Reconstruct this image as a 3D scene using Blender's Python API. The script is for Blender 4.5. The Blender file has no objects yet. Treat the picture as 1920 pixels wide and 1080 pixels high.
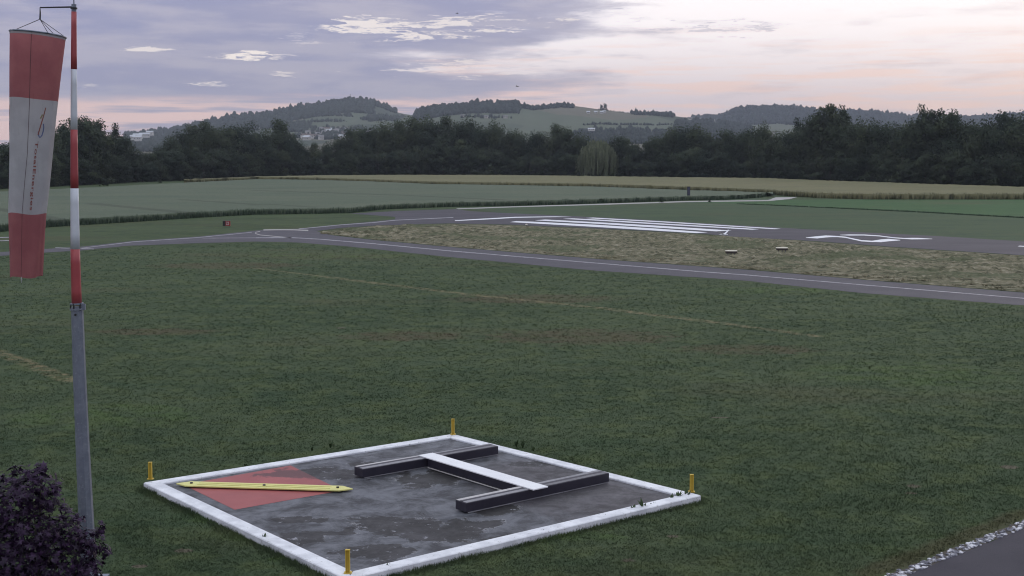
import bpy, bmesh, math, random
import numpy as np
from mathutils import Vector, Matrix, noise as mnoise
from mathutils.geometry import tessellate_polygon

R = random.Random(7)
NP = np.random.default_rng(11)
scn = bpy.context.scene
COL = scn.collection

# ------------------------------------------------------------------ camera
F, CX, CY, CAMH = 2490.0, 960.0, 540.0, 8.2          # focal length in photo pixels, camera height in metres
HORIZON = 290.0
PITCH = math.atan((CY - HORIZON) / F)
cam_d = bpy.data.cameras.new('camera'); cam = bpy.data.objects.new('camera', cam_d); COL.objects.link(cam)
cam.location = (0, 0, CAMH); cam.rotation_euler = (math.pi / 2 - PITCH, 0, 0)
cam_d.sensor_width = 36; cam_d.lens = 36 * F / 1920; cam_d.clip_start = 0.1; cam_d.clip_end = 60000
scn.camera = cam

# ------------------------------------------------------------------ node helpers
def nd(nt, typ, **kw):
    n = nt.nodes.new(typ)
    for k, v in kw.items(): setattr(n, k, v)
    return n
def put(nt, sock, v):
    if v is None: return
    if hasattr(v, 'is_output'): nt.links.new(v, sock)
    elif isinstance(v, (tuple, list)) and sock.type == 'RGBA' and len(v) == 3: sock.default_value = (*v, 1)
    else: sock.default_value = v
def M(nt, op, a, b=None, c=None, clamp=False):
    n = nd(nt, 'ShaderNodeMath', operation=op, use_clamp=clamp)
    for i, v in enumerate((a, b, c)): put(nt, n.inputs[i], v)
    return n.outputs[0]
def VM(nt, op, a, b=None, out=0):
    n = nd(nt, 'ShaderNodeVectorMath', operation=op)
    put(nt, n.inputs[0], a)
    if op == 'SCALE': put(nt, n.inputs['Scale'], b)
    else: put(nt, n.inputs[1], b)
    return n.outputs['Value'] if out == 'v' else n.outputs[0]
def SS(nt, x, lo, hi, a=0.0, b=1.0):
    n = nd(nt, 'ShaderNodeMapRange', interpolation_type='SMOOTHSTEP')
    put(nt, n.inputs['Value'], x); put(nt, n.inputs['From Min'], lo); put(nt, n.inputs['From Max'], hi)
    put(nt, n.inputs['To Min'], a); put(nt, n.inputs['To Max'], b)
    return n.outputs[0]
def MIX(nt, f, a, b, blend='MIX'):
    n = nd(nt, 'ShaderNodeMix', data_type='RGBA', blend_type=blend)
    put(nt, n.inputs[0], f); put(nt, n.inputs[6], a); put(nt, n.inputs[7], b)
    return n.outputs[2]
def NOISE(nt, vec, scale=1.0, detail=4.0, rough=0.55, dist=0.0, stretch=None):
    if stretch: vec = VM(nt, 'MULTIPLY', vec, stretch)
    n = nd(nt, 'ShaderNodeTexNoise'); put(nt, n.inputs['Vector'], vec)
    n.inputs['Scale'].default_value = scale; n.inputs['Detail'].default_value = detail
    n.inputs['Roughness'].default_value = rough; n.inputs['Distortion'].default_value = dist
    return n.outputs['Fac']

# ------------------------------------------------------------------ world: dawn sky, cloud deck with an opening to the right
SUN_AZ, SUN_EL = 0.50, math.radians(7)
world = bpy.data.worlds.new('World'); scn.world = world; world.use_nodes = True
world.cycles.sampling_method = 'MANUAL'; world.cycles.sample_map_resolution = 512
wt = world.node_tree; wt.nodes.clear()
d_ = nd(wt, 'ShaderNodeTexCoord').outputs['Generated']
sx = nd(wt, 'ShaderNodeSeparateXYZ'); wt.links.new(d_, sx.inputs[0])
az = M(wt, 'ARCTAN2', sx.outputs[0], sx.outputs[1]); el = M(wt, 'ARCSINE', sx.outputs[2])
n_big = NOISE(wt, d_, 1, 3, .55, 0, (4, 4, 26))
n_mid = NOISE(wt, d_, 1, 5, .62, 0, (11, 11, 75))
n_str = NOISE(wt, d_, 1, 3, .58, 0, (9, 9, 150))
wob = M(wt, 'MULTIPLY', M(wt, 'SUBTRACT', n_big, .5), .55)
wob2 = M(wt, 'MULTIPLY', M(wt, 'SUBTRACT', n_mid, .5), .30)
dist_az = M(wt, 'ABSOLUTE', M(wt, 'SUBTRACT', az, .47))
edge = M(wt, 'SUBTRACT', .565, M(wt, 'MULTIPLY', el, 1.55))
dd = M(wt, 'ADD', M(wt, 'ADD', M(wt, 'SUBTRACT', dist_az, edge), wob), wob2)
cov = SS(wt, dd, -.045, .075)                                   # 1 = under the deck
elw = M(wt, 'ADD', el, M(wt, 'MULTIPLY', M(wt, 'SUBTRACT', n_mid, .5), .022))
above = SS(wt, elw, .034, .046)                                 # the deck's lower edge above the horizon
cov = M(wt, 'MULTIPLY', cov, above)
deck = MIX(wt, SS(wt, n_big, .35, .65), (.270, .284, .462), (.338, .333, .478))
deck = MIX(wt, SS(wt, n_mid, .38, .64, 0, .6), deck, (.52, .485, .565))
def sky_spot(px, py, rx, ry, k=1.0):          # an elongated patch at a place in the sky, ragged by noise
    a0, e0 = math.atan((px - 960) / 2490), (290 - py) / 2490
    u_ = M(wt, 'MULTIPLY', M(wt, 'SUBTRACT', az, a0), 2490 / rx); v_ = M(wt, 'MULTIPLY', M(wt, 'SUBTRACT', el, e0), 2490 / ry)
    r_ = M(wt, 'SQRT', M(wt, 'ADD', M(wt, 'MULTIPLY', u_, u_), M(wt, 'MULTIPLY', v_, v_)))
    return M(wt, 'MULTIPLY', SS(wt, M(wt, 'ADD', n_fin, M(wt, 'MULTIPLY', M(wt, 'SUBTRACT', 1.0, r_), .14)), .50, .62), k)
n_fin = NOISE(wt, VM(wt, 'ADD', d_, VM(wt, 'SCALE', (.3, .3, .012), n_mid)), 1, 3, .62, 0, (26, 26, 210))
gap = 0.0
for q in ((277, 102, 30, 5, .75), (460, 111, 44, 8, 1), (525, 114, 24, 5, .5), (395, 161, 36, 6, .8), (535, 146, 24, 5, .6), (175, 167, 14, 3.5, .4), (565, 78, 34, 8, .3), (700, 58, 70, 13, .8), (790, 72, 60, 9, .8), (860, 48, 130, 12, .7), (830, 130, 90, 10, .7), (900, 128, 80, 12, .7)):
    gap = M(wt, 'MAXIMUM', gap, sky_spot(*q))
deck = MIX(wt, gap, deck, (1.0, .90, .84))
openc = MIX(wt, SS(wt, el, .02, .105), (.80, .675, .70), (1.05, .985, 1.0))
openc = MIX(wt, M(wt, 'MULTIPLY', SS(wt, n_str, .46, .64, 0, .75), SS(wt, el, .11, .04)), openc, (1.0, .70, .60))
openc = MIX(wt, SS(wt, n_mid, .50, .74, 0, .45), openc, (.56, .50, .57))
low = MIX(wt, SS(wt, n_str, .36, .54), (.42, .385, .50), (1.0, .69, .61))
left_low = M(wt, 'MULTIPLY', SS(wt, dd, -.16, .03), SS(wt, el, .06, .04))
clr = MIX(wt, left_low, openc, low)
deck = MIX(wt, SS(wt, el, .12, .60), deck, (.43, .455, .50))       # unseen overhead cloud greyed so that its light falls less blue
wisp = M(wt, 'MAXIMUM', sky_spot(1345, 60, 70, 13, .55), M(wt, 'MAXIMUM', sky_spot(1010, 22, 110, 14, .6), sky_spot(1180, 42, 40, 6, .3)))
clr = MIX(wt, wisp, clr, (.42, .41, .52))
skyc = MIX(wt, cov, clr, deck)
zen = M(wt, 'ADD', 1.0, M(wt, 'MULTIPLY', M(wt, 'MAXIMUM', sx.outputs[2], 0.0), 2.0))   # overcast skies brighten to the zenith
skyc = VM(wt, 'SCALE', skyc, zen)
nish = nd(wt, 'ShaderNodeTexSky', sky_type='NISHITA', sun_disc=False)
nish.sun_elevation = SUN_EL; nish.sun_rotation = SUN_AZ; nish.altitude = 480
bg1 = nd(wt, 'ShaderNodeBackground'); put(wt, bg1.inputs[0], nish.outputs[0]); bg1.inputs[1].default_value = .05
bg2 = nd(wt, 'ShaderNodeBackground'); put(wt, bg2.inputs[0], skyc); bg2.inputs[1].default_value = 1.0
mx = nd(wt, 'ShaderNodeMixShader'); mx.inputs[0].default_value = .90
wt.links.new(bg1.outputs[0], mx.inputs[1]); wt.links.new(bg2.outputs[0], mx.inputs[2])
wt.links.new(mx.outputs[0], nd(wt, 'ShaderNodeOutputWorld').inputs[0])

# ------------------------------------------------------------------ sun: low, veiled by cloud
sun_d = bpy.data.lights.new('sun', 'SUN'); sun_d.energy = .5; sun_d.angle = math.radians(25); sun_d.color = (1, .86, .76)
sun = bpy.data.objects.new('sun', sun_d); COL.objects.link(sun)
sdir = Vector((math.sin(SUN_AZ) * math.cos(SUN_EL), math.cos(SUN_AZ) * math.cos(SUN_EL), math.sin(SUN_EL)))
sun.rotation_euler = (-sdir).to_track_quat('-Z', 'Y').to_euler(); sun.location = (40, 60, 60)

# ------------------------------------------------------------------ exposure and render settings
vs = scn.view_settings
vs.view_transform = 'Standard'; vs.look = 'None'; vs.exposure = 0.0; vs.gamma = 1.0; vs.use_curve_mapping = False
cy = scn.cycles
cy.filter_width = 1.1; cy.use_denoising = True; cy.max_bounces = 4; cy.diffuse_bounces = 2; cy.glossy_bounces = 1
cy.transmission_bounces = 3; cy.volume_bounces = 0; cy.transparent_max_bounces = 4
cy.use_adaptive_sampling = True; cy.adaptive_threshold = .015

# ------------------------------------------------------------------ from a photo pixel to a place on the ground or at a distance
_cp, _sp = math.cos(PITCH), math.sin(PITCH)
def ray(px, py):
    u, v = (px - CX) / F, -(py - CY) / F
    return Vector((u, _cp + v * _sp, -_sp + v * _cp))
def G(px, py, z=0.0):
    r = ray(px, py); t = (z - CAMH) / r.z
    return Vector((r.x * t, r.y * t, z))
def D(px, py, Y):
    r = ray(px, py); t = Y / r.y
    return Vector((r.x * t, Y, CAMH + r.z * t))
def interp(pts, x):
    if x <= pts[0][0]: a, b = pts[0], pts[1]
    elif x >= pts[-1][0]: a, b = pts[-2], pts[-1]
    else:
        for a, b in zip(pts, pts[1:]):
            if a[0] <= x <= b[0]: break
    return a[1] + (b[1] - a[1]) * (x - a[0]) / (b[0] - a[0])

# ------------------------------------------------------------------ mesh helpers
class MB:
    def __init__(s): s.v = []; s.f = []
    def add(s, vs, fs):
        o = len(s.v); s.v += [Vector(p) for p in vs]; s.f += [tuple(i + o for i in f) for f in fs]; return s
    def box(s, c, size, rot=None, taper=1.0):
        x, y, z = (k / 2 for k in size); c = Vector(c); m = rot or Matrix.Identity(3)
        p = [(-x, -y, -z), (x, -y, -z), (x, y, -z), (-x, y, -z)]
        p += [(a * taper, b * taper, z) for a, b, _ in p]
        return s.add([c + m @ Vector(q) for q in p], [(3, 2, 1, 0), (4, 5, 6, 7), (0, 1, 5, 4), (1, 2, 6, 5), (2, 3, 7, 6), (3, 0, 4, 7)])
    def tube(s, pts, rad, n=8, cap=True, phase=0.0):
        pts = [Vector(p) for p in pts]; rad = rad if isinstance(rad, (list, tuple)) else [rad] * len(pts)
        vs, fs = [], []
        for i, p in enumerate(pts):
            t = (pts[min(i + 1, len(pts) - 1)] - pts[max(i - 1, 0)]).normalized()
            a = t.orthogonal().normalized() if abs(t.z) < .9 else (Vector((1, 0, 0)) - t * t.x).normalized()
            b = t.cross(a)
            for k in range(n):
                an = 2 * math.pi * k / n + phase
                vs.append(p + (a * math.cos(an) + b * math.sin(an)) * rad[i])
        for i in range(len(pts) - 1):
            for k in range(n):
                k2 = (k + 1) % n
                fs.append((i * n + k, i * n + k2, (i + 1) * n + k2, (i + 1) * n + k))
        if cap: fs += [tuple(range(n - 1, -1, -1)), tuple((len(pts) - 1) * n + k for k in range(n))]
        return s.add(vs, fs)
    def prism(s, poly, h):                     # polygon (3D points) extruded up by h
        n = len(poly); p = [Vector(q) for q in poly]
        top = [q + Vector((0, 0, h)) for q in p]
        return s.add(p + top, [tuple(range(n - 1, -1, -1)), tuple(range(n, 2 * n))] + [(i, (i + 1) % n, n + (i + 1) % n, n + i) for i in range(n)])
    def build(s, name, m, parent=None, smooth=False, bevel=0.0):
        off = Vector(parent.location) if parent else Vector((0, 0, 0))
        if parent and parent.parent: off = off + Vector(parent.parent.location)
        me = bpy.data.meshes.new(name)
        me.from_pydata([tuple(p - off) for p in s.v], [], s.f); me.update()
        bm = bmesh.new(); bm.from_mesh(me); bmesh.ops.recalc_face_normals(bm, faces=bm.faces[:])
        if bevel: bmesh.ops.bevel(bm, geom=bm.edges[:], offset=bevel, segments=1, affect='EDGES', clamp_overlap=True)
        bm.to_mesh(me); bm.free()
        if smooth: me.polygons.foreach_set('use_smooth', [True] * len(me.polygons))
        return link(name, me, m, parent)
def link(name, me, m, parent=None):
    if m: me.materials.append(m)
    o = bpy.data.objects.new(name, me); COL.objects.link(o)
    if parent: o.parent = parent
    return o
def fast(name, V, T, m, parent=None, smooth=False):        # numpy vertices and faces of equal corner count
    V = np.ascontiguousarray(V, dtype=np.float32); T = np.ascontiguousarray(T, dtype=np.int32); k = T.shape[1]
    me = bpy.data.meshes.new(name)
    me.vertices.add(len(V)); me.vertices.foreach_set('co', V.ravel())
    me.loops.add(T.size); me.loops.foreach_set('vertex_index', T.ravel())
    me.polygons.add(len(T)); me.polygons.foreach_set('loop_start', np.arange(0, T.size, k, dtype=np.int32))
    if smooth: me.polygons.foreach_set('use_smooth', np.ones(len(T), dtype=bool))
    me.update(calc_edges=True); me.validate()
    return link(name, me, m, parent)
def empty(name, loc):
    o = bpy.data.objects.new(name, None); COL.objects.link(o); o.location = loc; o.empty_display_size = .2; return o
def tag(o, label=None, cat=None, group=None, kind=None):
    if label: o['label'] = label
    if cat: o['category'] = cat
    if group: o['group'] = group
    if kind: o['kind'] = kind
    return o
def copy_tree(o, parent=None):
    c = o.copy(); COL.objects.link(c); c.parent = parent
    for ch in list(o.children): copy_tree(ch, c)
    return c
def resample(pts, step):
    out = []
    for a, b in zip(pts, pts[1:]):
        a, b = Vector(a), Vector(b); n = max(1, int((b - a).length / step))
        out += [a.lerp(b, i / n) for i in range(n)]
    return out + [Vector(pts[-1])]
def sheet(name, pts, z, m, rough_edge=0.0, step=1.5, parent=None):     # flat polygon lying at height z
    loop = resample(list(pts) + [pts[0]], step)[:-1]
    if rough_edge: loop = [p + Vector((R.gauss(0, rough_edge), R.gauss(0, rough_edge), 0)) for p in loop]
    tri = tessellate_polygon([[Vector((p.x, p.y, 0)) for p in loop]])
    out = []
    for a, b, c in tri:
        cr = (loop[b].x - loop[a].x) * (loop[c].y - loop[a].y) - (loop[b].y - loop[a].y) * (loop[c].x - loop[a].x)
        if abs(cr) > 1e-9: out.append((a, b, c) if cr > 0 else (a, c, b))
    return fast(name, np.array([(p.x, p.y, z) for p in loop]), out, m, parent)
def ribbon(name, lower, upper, z, m, rough_edge=0.0, n=300):           # long strip between two polylines given in photo rows
    xs = np.linspace(lower[0][0], lower[-1][0], n); V = []
    for x in xs:
        a, b = G(x, interp(lower, x)), G(x, interp(upper, x))
        V += [(a.x + R.gauss(0, rough_edge), a.y + R.gauss(0, rough_edge), z), (b.x + R.gauss(0, rough_edge), b.y + R.gauss(0, rough_edge), z)]
    k = np.arange(n - 1) * 2
    return fast(name, np.array(V), np.stack([k, k + 2, k + 3, k + 1], -1), m)
def PX(pts): return [G(x, y) for x, y in pts]

# ------------------------------------------------------------------ materials
def new_mat(name):
    m = bpy.data.materials.new(name); m.use_nodes = True; nt = m.node_tree; nt.nodes.clear()
    b = nd(nt, 'ShaderNodeBsdfPrincipled'); o = nd(nt, 'ShaderNodeOutputMaterial'); nt.links.new(b.outputs[0], o.inputs[0])
    return m, nt, b
def pos(nt): return nd(nt, 'ShaderNodeNewGeometry').outputs['Position']
def pmat(name, c1, c2=None, scale=2.0, rough=.7, lo=.35, hi=.65, bump=0.0, bscale=None, spec=.5, metal=0.0, coords='Object', detail=5.0, dirt=None, stretch=None):
    m, nt, b = new_mat(name)
    tc = nd(nt, 'ShaderNodeTexCoord').outputs[coords] if coords != 'World' else pos(nt)
    v = NOISE(nt, tc, scale, detail, .6, 0, stretch)
    c = MIX(nt, SS(nt, v, lo, hi), c1, c2 or tuple(k * .8 for k in c1))
    if dirt:
        v2 = NOISE(nt, tc, scale * 3.7, 6, .7)
        c = MIX(nt, SS(nt, v2, dirt[1], dirt[1] + .1, 0, dirt[2] if len(dirt) > 2 else .8), c, dirt[0])
    put(nt, b.inputs['Base Color'], c)
    b.inputs['Roughness'].default_value = rough; b.inputs['Metallic'].default_value = metal
    b.inputs['Specular IOR Level'].default_value = spec
    if bump:
        bp = nd(nt, 'ShaderNodeBump'); bp.inputs['Strength'].default_value = bump; bp.inputs['Distance'].default_value = .02
        put(nt, bp.inputs['Height'], NOISE(nt, tc, bscale or scale * 8, 4, .6)); put(nt, b.inputs['Normal'], bp.outputs[0])
    return m
def seg_mask(nt, p, A, B, w, soft, wob=None):
    A, B = Vector(A), Vector(B); ba = B - A
    pa = VM(nt, 'SUBTRACT', p, tuple(A))
    h = M(nt, 'DIVIDE', VM(nt, 'DOT_PRODUCT', pa, tuple(ba), 'v'), ba.length_squared, clamp=True)
    q = VM(nt, 'SUBTRACT', pa, VM(nt, 'SCALE', tuple(ba), h))
    dd = VM(nt, 'LENGTH', q, None, 'v')
    if wob is not None: dd = M(nt, 'ADD', dd, wob)
    return SS(nt, dd, w + soft, w)
def spot_mask(nt, p, c, rx, ry, wob=None):
    q = VM(nt, 'MULTIPLY', VM(nt, 'SUBTRACT', p, tuple(c)), (1 / rx, 1 / ry, 0))
    dd = VM(nt, 'LENGTH', q, None, 'v')
    if wob is not None: dd = M(nt, 'ADD', dd, wob)
    return SS(nt, dd, 1.1, .75)
def mmax(nt, ms):
    o = ms[0]
    for k in ms[1:]: o = M(nt, 'MAXIMUM', o, k)
    return o

def grass_mat(name, dark, mid, light, lines=False):
    m, nt, b = new_mat(name)
    g = pos(nt); p = VM(nt, 'MULTIPLY', g, (1, 1, 0))
    big = NOISE(nt, p, .10, 4, .65, 0, (.6, 1.2, 1)); med = NOISE(nt, p, .8, 4, .6); fine = NOISE(nt, p, 7.0, 4, .7)
    c = MIX(nt, SS(nt, big, .40, .60), dark, mid)
    c = MIX(nt, SS(nt, med, .42, .70, 0, .7), c, light)
    c = MIX(nt, SS(nt, NOISE(nt, p, .32, 5, .65, 0, (.5, 1.3, 1)), .50, .70, 0, .55), c, VM(nt, 'MULTIPLY', c, (.55, .72, .75)))
    c = MIX(nt, SS(nt, fine, .45, .70, 0, .22), c, VM(nt, 'SCALE', c, .6))
    c = MIX(nt, SS(nt, NOISE(nt, p, .045, 5, .62, 0, (.7, 1.4, 1)), .52, .70, 0, .50), c, (.086, .078, .046))
    sc = NOISE(nt, p, .9, 3, .5)
    wob = M(nt, 'MULTIPLY', M(nt, 'SUBTRACT', NOISE(nt, p, 1.6, 4, .65), .5), 1.6)
    if lines:
        straw = (.165, .142, .082)
        brown = mmax(nt, [spot_mask(nt, p, G(x, y), rx, ry, wob) for x, y, rx, ry in ((1090, 632, 4.5, 2.6), (760, 630, 3, 1.6), (1400, 655, 3, 1.5), (290, 622, 3, 1.2), (1000, 560, 5, 2.5), (430, 498, 6, 3))])
        c = MIX(nt, M(nt, 'MULTIPLY', brown, SS(nt, sc, .3, .7, .25, .75)), c, (.084, .068, .042))
        ln = mmax(nt, [seg_mask(nt, p, G(xa, ya), G(xb, yb), w, .30, M(nt, 'MULTIPLY', wob, .28))
                       for xa, ya, xb, yb, w in ((480, 503, 620, 520, .06), (620, 520, 860, 550, .20), (860, 550, 1120, 577, .18), (1120, 577, 1330, 603, .22), (1330, 603, 1530, 630, .16), (-80, 625, 10, 665, .17), (10, 665, 132, 713, .20))])
        c = MIX(nt, M(nt, 'MULTIPLY', ln, SS(nt, NOISE(nt, p, 2.2, 3, .6), .38, .64, .05, 1.0)), c, straw)
        bare = mmax(nt, [spot_mask(nt, p, G(x, y), rx, ry, M(nt, 'MULTIPLY', wob, .5)) for x, y, rx, ry in ((1892, 876, .26, .20), (1714, 912, .20, .16), (1708, 925, .16, .10), (345, 1033, .20, .14), (1178, 1052, .16, .10), (1350, 783, .35, .10), (262, 1062, .16, .10), (640, 615, .25, .2), (1262, 1006, .14, .1))])
        c = MIX(nt, M(nt, 'MULTIPLY', bare, .75), c, (.13, .108, .085))
        lush = mmax(nt, [spot_mask(nt, p, G(x, y), rx, ry, wob) for x, y, rx, ry in ((400, 972, .8, .45), (470, 1005, .8, .4), (560, 1050, .6, .3), (1090, 1010, 1.2, .5), (1450, 545, 5, 2), (620, 480, 8, 3), (1700, 700, 4, 3), (200, 780, 3, 2))])
        c = MIX(nt, M(nt, 'MULTIPLY', lush, SS(nt, sc, .35, .65, 0, .5)), c, (.072, .112, .034))
        kerb_dry = seg_mask(nt, p, G(1630, 1075), G(1925, 962), .12, .35, M(nt, 'MULTIPLY', wob, .35))
        c = MIX(nt, M(nt, 'MULTIPLY', kerb_dry, .5), c, (.075, .058, .032))
    put(nt, b.inputs['Base Color'], c); b.inputs['Roughness'].default_value = .9; b.inputs['Specular IOR Level'].default_value = .08
    bp = nd(nt, 'ShaderNodeBump'); bp.inputs['Strength'].default_value = .4; bp.inputs['Distance'].default_value = .08
    nrm = VM(nt, 'NORMALIZE', VM(nt, 'ADD', VM(nt, 'SCALE', nd(nt, 'ShaderNodeNewGeometry').outputs['Normal'], .45), (0, 0, 1)))
    put(nt, bp.inputs['Normal'], nrm)
    put(nt, bp.inputs['Height'], NOISE(nt, p, 3.0, 4, .7)); put(nt, b.inputs['Normal'], bp.outputs[0])
    return m
GRASS = grass_mat('mown grass', (.045, .067, .035), (.060, .083, .044), (.078, .100, .042), True)
MEADOW = grass_mat('young meadow', (.044, .094, .042), (.052, .106, .047), (.066, .116, .044))
FARGRASS = grass_mat('runway side grass', (.052, .080, .049), (.062, .090, .052), (.072, .098, .048))
ASPHALT = pmat('taxiway asphalt', (.062, .058, .073), (.076, .071, .086), .35, .8, bump=.25, bscale=40, coords='World', dirt=((.046, .043, .053), .58, .6), spec=.3)
RUNWAY = pmat('runway asphalt', (.042, .039, .053), (.058, .053, .068), .25, .8, bump=.25, bscale=40, coords='World', dirt=((.035, .032, .043), .58, .6), stretch=(.4, 1, 1), spec=.3)
PATHTAR = pmat('dark tarmac', (.024, .0225, .036), (.034, .032, .046), .8, .8, bump=.4, bscale=60, coords='World', spec=.35)
WHITE = pmat('white road paint', (.74, .75, .79), (.64, .65, .70), .9, .6, coords='World', dirt=((.40, .39, .42), .60, .5))
FADED = pmat('faded road paint', (.32, .31, .34), (.19, .18, .21), 1.2, .7, coords='World', dirt=((.10, .10, .115), .52, .9))
CONCRETE = pmat('pale concrete', (.30, .29, .29), (.36, .345, .34), .4, .85, coords='World')

# ------------------------------------------------------------------ ground
bm_g = MB().add([(-15000, -3000, 0), (15000, -3000, 0), (15000, 22000, 0), (-15000, 22000, 0)], [(0, 1, 2, 3)])
tag(bm_g.build('ground', GRASS), kind='structure')

TAXI_LOW = [(-400, 512), (-60, 485), (0, 480), (82, 474), (150, 470), (240, 461), (375, 456), (480, 453), (560, 455), (640, 461), (700, 467), (840, 482), (1120, 508), (1320, 521), (1400, 527), (1620, 550), (1920, 573), (2500, 618)]
TAXI_UP = [(-400, 498), (-60, 477), (0, 473), (82, 467), (150, 463), (250, 452), (370, 444), (475, 433), (500, 430.5), (560, 429), (590, 432), (600, 436), (620, 441), (700, 450), (840, 463), (1120, 486), (1400, 506), (1620, 525), (1920, 549), (2500, 595)]
RUN_FAR = [(655, 400.5), (755, 395.5), (855, 392.5), (880, 396), (960, 400), (1065, 405), (1180, 410.5), (1320, 419), (1460, 427), (1620, 436), (1751, 442.5), (1920, 453), (2500, 489)]
RUN_NEAR = [(2500, 516), (1920, 479), (1670, 463), (1501, 450.5), (1400, 446), (1321, 439), (1120, 428.5), (957, 421.5), (840, 419), (700, 423), (640, 427.5), (596, 433), (560, 430), (640, 421.5), (740, 411.5), (742, 407)]
tag(sheet('grass', PX([(860, 389), (1285, 378), (1420, 371), (1470, 374), (2500, 374), (2500, 489), (1920, 453.5), (1460, 427), (1065, 405), (940, 399)]), .004, FARGRASS, .15), kind='structure')
tag(sheet('meadow', PX([(1500, 374.5), (2500, 375), (2500, 437), (1920, 408.5), (1700, 396.5), (1440, 384.5), (1300, 379)]), .008, MEADOW, .15), kind='structure')
tag(ribbon('taxiway', TAXI_LOW, TAXI_UP, .012, ASPHALT, .05), kind='structure')
tag(sheet('runway', PX(RUN_FAR + RUN_NEAR), .016, RUNWAY, .08), kind='structure')
tag(sheet('footpath', PX([(1695, 1082), (1920, 991), (2200, 878), (2300, 1300), (1400, 1300), (1350, 1222)]), .012, PATHTAR, .008, .25), kind='structure')
tag(sheet('track', PX([(855, 391), (960, 387.2), (1130, 382.2), (1286, 377.2), (1440, 375.2), (1455, 370.2), (1495, 369.5), (1480, 373.5), (1440, 377.2), (1286, 379.2), (1130, 384.2), (960, 389.0), (860, 392.5)]), .020, CONCRETE, .05), kind='structure')

# paint
def paint(name, pts, m=WHITE, z=.024, parent=None): return tag(sheet(name, PX(pts), z, m, 0, 400), kind='structure')
paint('threshold_bar', [(853, 414.6), (928, 411.0), (967, 408.6), (1020, 407.6), (1073, 406.8), (1040, 406.0), (967, 406.9), (928, 409.0), (853, 413.3)])
for q in ([(956, 416.8), (978, 417.9), (1120, 426.0), (1230, 432.8), (1306, 437.5), (1327, 436.0), (1230, 428.9), (1120, 421.9), (1000, 416.0), (968, 414.9)],
          [(1003, 413.5), (1120, 419.9), (1240, 427.6), (1343, 434.2), (1372, 432.6), (1240, 424.0), (1120, 417.0), (1022, 411.9)],
          [(1055, 410.6), (1120, 414.0), (1240, 421.4), (1410, 431.0), (1424, 430.0), (1240, 419.3), (1120, 412.0), (1072, 409.7)],
          [(1098, 409.2), (1240, 417.0), (1452, 430.0), (1464, 429.2), (1240, 415.2), (1112, 408.3)]):
    paint('threshold_stripe', q)
def stroke(c): return [(x, y + h) for x, y, h in c] + [(x, y - h) for x, y, h in c[::-1]]
paint('runway_numeral', stroke([(1511, 446, .3), (1532, 445.4, 2.1), (1548, 443.8, 1.9), (1560, 443.6, 1.3), (1570, 443.9, 1.0), (1585, 445.2, 1.0), (1600, 448.6, 1.1), (1615, 451.8, 1.2), (1635, 453.0, 1.1), (1652, 451.9, 2.6), (1666, 450.6, 2.3), (1688, 450.7, .4)]))
paint('runway_numeral', stroke([(1575, 441, .3), (1592, 441, 1.0), (1620, 441, .9), (1649, 442.8, .8), (1676, 446.2, .8), (1696, 447.6, .8), (1710, 447.8, 1.4), (1722, 447.8, 1.3), (1748, 448.4, .3)]))
paint('runway_centreline', [(1908, 462.3), (2000, 468), (2000, 466.2), (1912, 461.2)])
cl = [(480, 446.2), (547, 446), (600, 449), (640, 452.3), (700, 457.3), (840, 470.6), (1120, 494), (1320, 510.5), (1400, 516.2), (1620, 535), (1920, 560), (2500, 607)]
paint('taxiway_centreline', [(x, y + .75) for x, y in cl] + [(x, y - .75) for x, y in cl[::-1]], FADED)
for c, h, m in (([(547, 446.3), (520, 444), (488, 441), (478, 438), (479, 436), (488, 434)], .6, CONCRETE), ([(494, 431.5), (520, 431), (550, 431.2), (578, 432.4)], 1.0, CONCRETE),
                ([(150, 466.2), (250, 453.8), (370, 446), (472, 436)], .5, FADED), ([(380, 447), (480, 446.2)], .4, FADED), ([(560, 429.6), (640, 421.8), (700, 417.6), (740, 413.3), (850, 408.0)], .6, FADED),
                ([(104, 465), (176, 467.4)], .6, FADED), ([(-60, 448), (18, 445.2)], .7, FADED), ([(-60, 454), (18, 451.4)], .7, FADED)):
    paint('taxiway_line', [(x, y + h) for x, y in c] + [(x, y - h) for x, y in c[::-1]], m)

# ------------------------------------------------------------------ cut hay between taxiway and runway
HAY, nt, b = new_mat('cut hay')
p_ = VM(nt, 'MULTIPLY', pos(nt), (1, 1, 0)); h1 = NOISE(nt, p_, .45, 5, .62, .3, (.7, 1, 1)); h2 = NOISE(nt, p_, 1.3, 5, .7); h3 = NOISE(nt, p_, .12, 3, .5)
c = MIX(nt, SS(nt, h1, .40, .60), (.205, .186, .128), (.124, .122, .076))
c = MIX(nt, SS(nt, h2, .50, .58, 0, .9), c, (.066, .068, .042)); c = MIX(nt, SS(nt, h2, .45, .37, 0, .8), c, (.31, .285, .21)); c = MIX(nt, SS(nt, h3, .52, .62, 0, .6), c, (.075, .095, .050))
put(nt, b.inputs['Base Color'], c); b.inputs['Roughness'].default_value = .95; b.inputs['Specular IOR Level'].default_value = .1
bp = nd(nt, 'ShaderNodeBump'); bp.inputs['Strength'].default_value = 1.0; bp.inputs['Distance'].default_value = .3; put(nt, bp.inputs['Height'], h2); put(nt, b.inputs['Normal'], bp.outputs[0])
hay_up = [(600, 435.5), (700, 424), (840, 419.8), (957, 422.5), (1120, 429.5), (1321, 440), (1501, 451.5), (1670, 464), (1920, 480), (2300, 505)]
hay_lo = [(600, 437.5), (620, 440), (700, 449.3), (840, 462.3), (1120, 485.3), (1400, 505.2), (1620, 524.2), (1920, 548.2), (2300, 578)]
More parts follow.
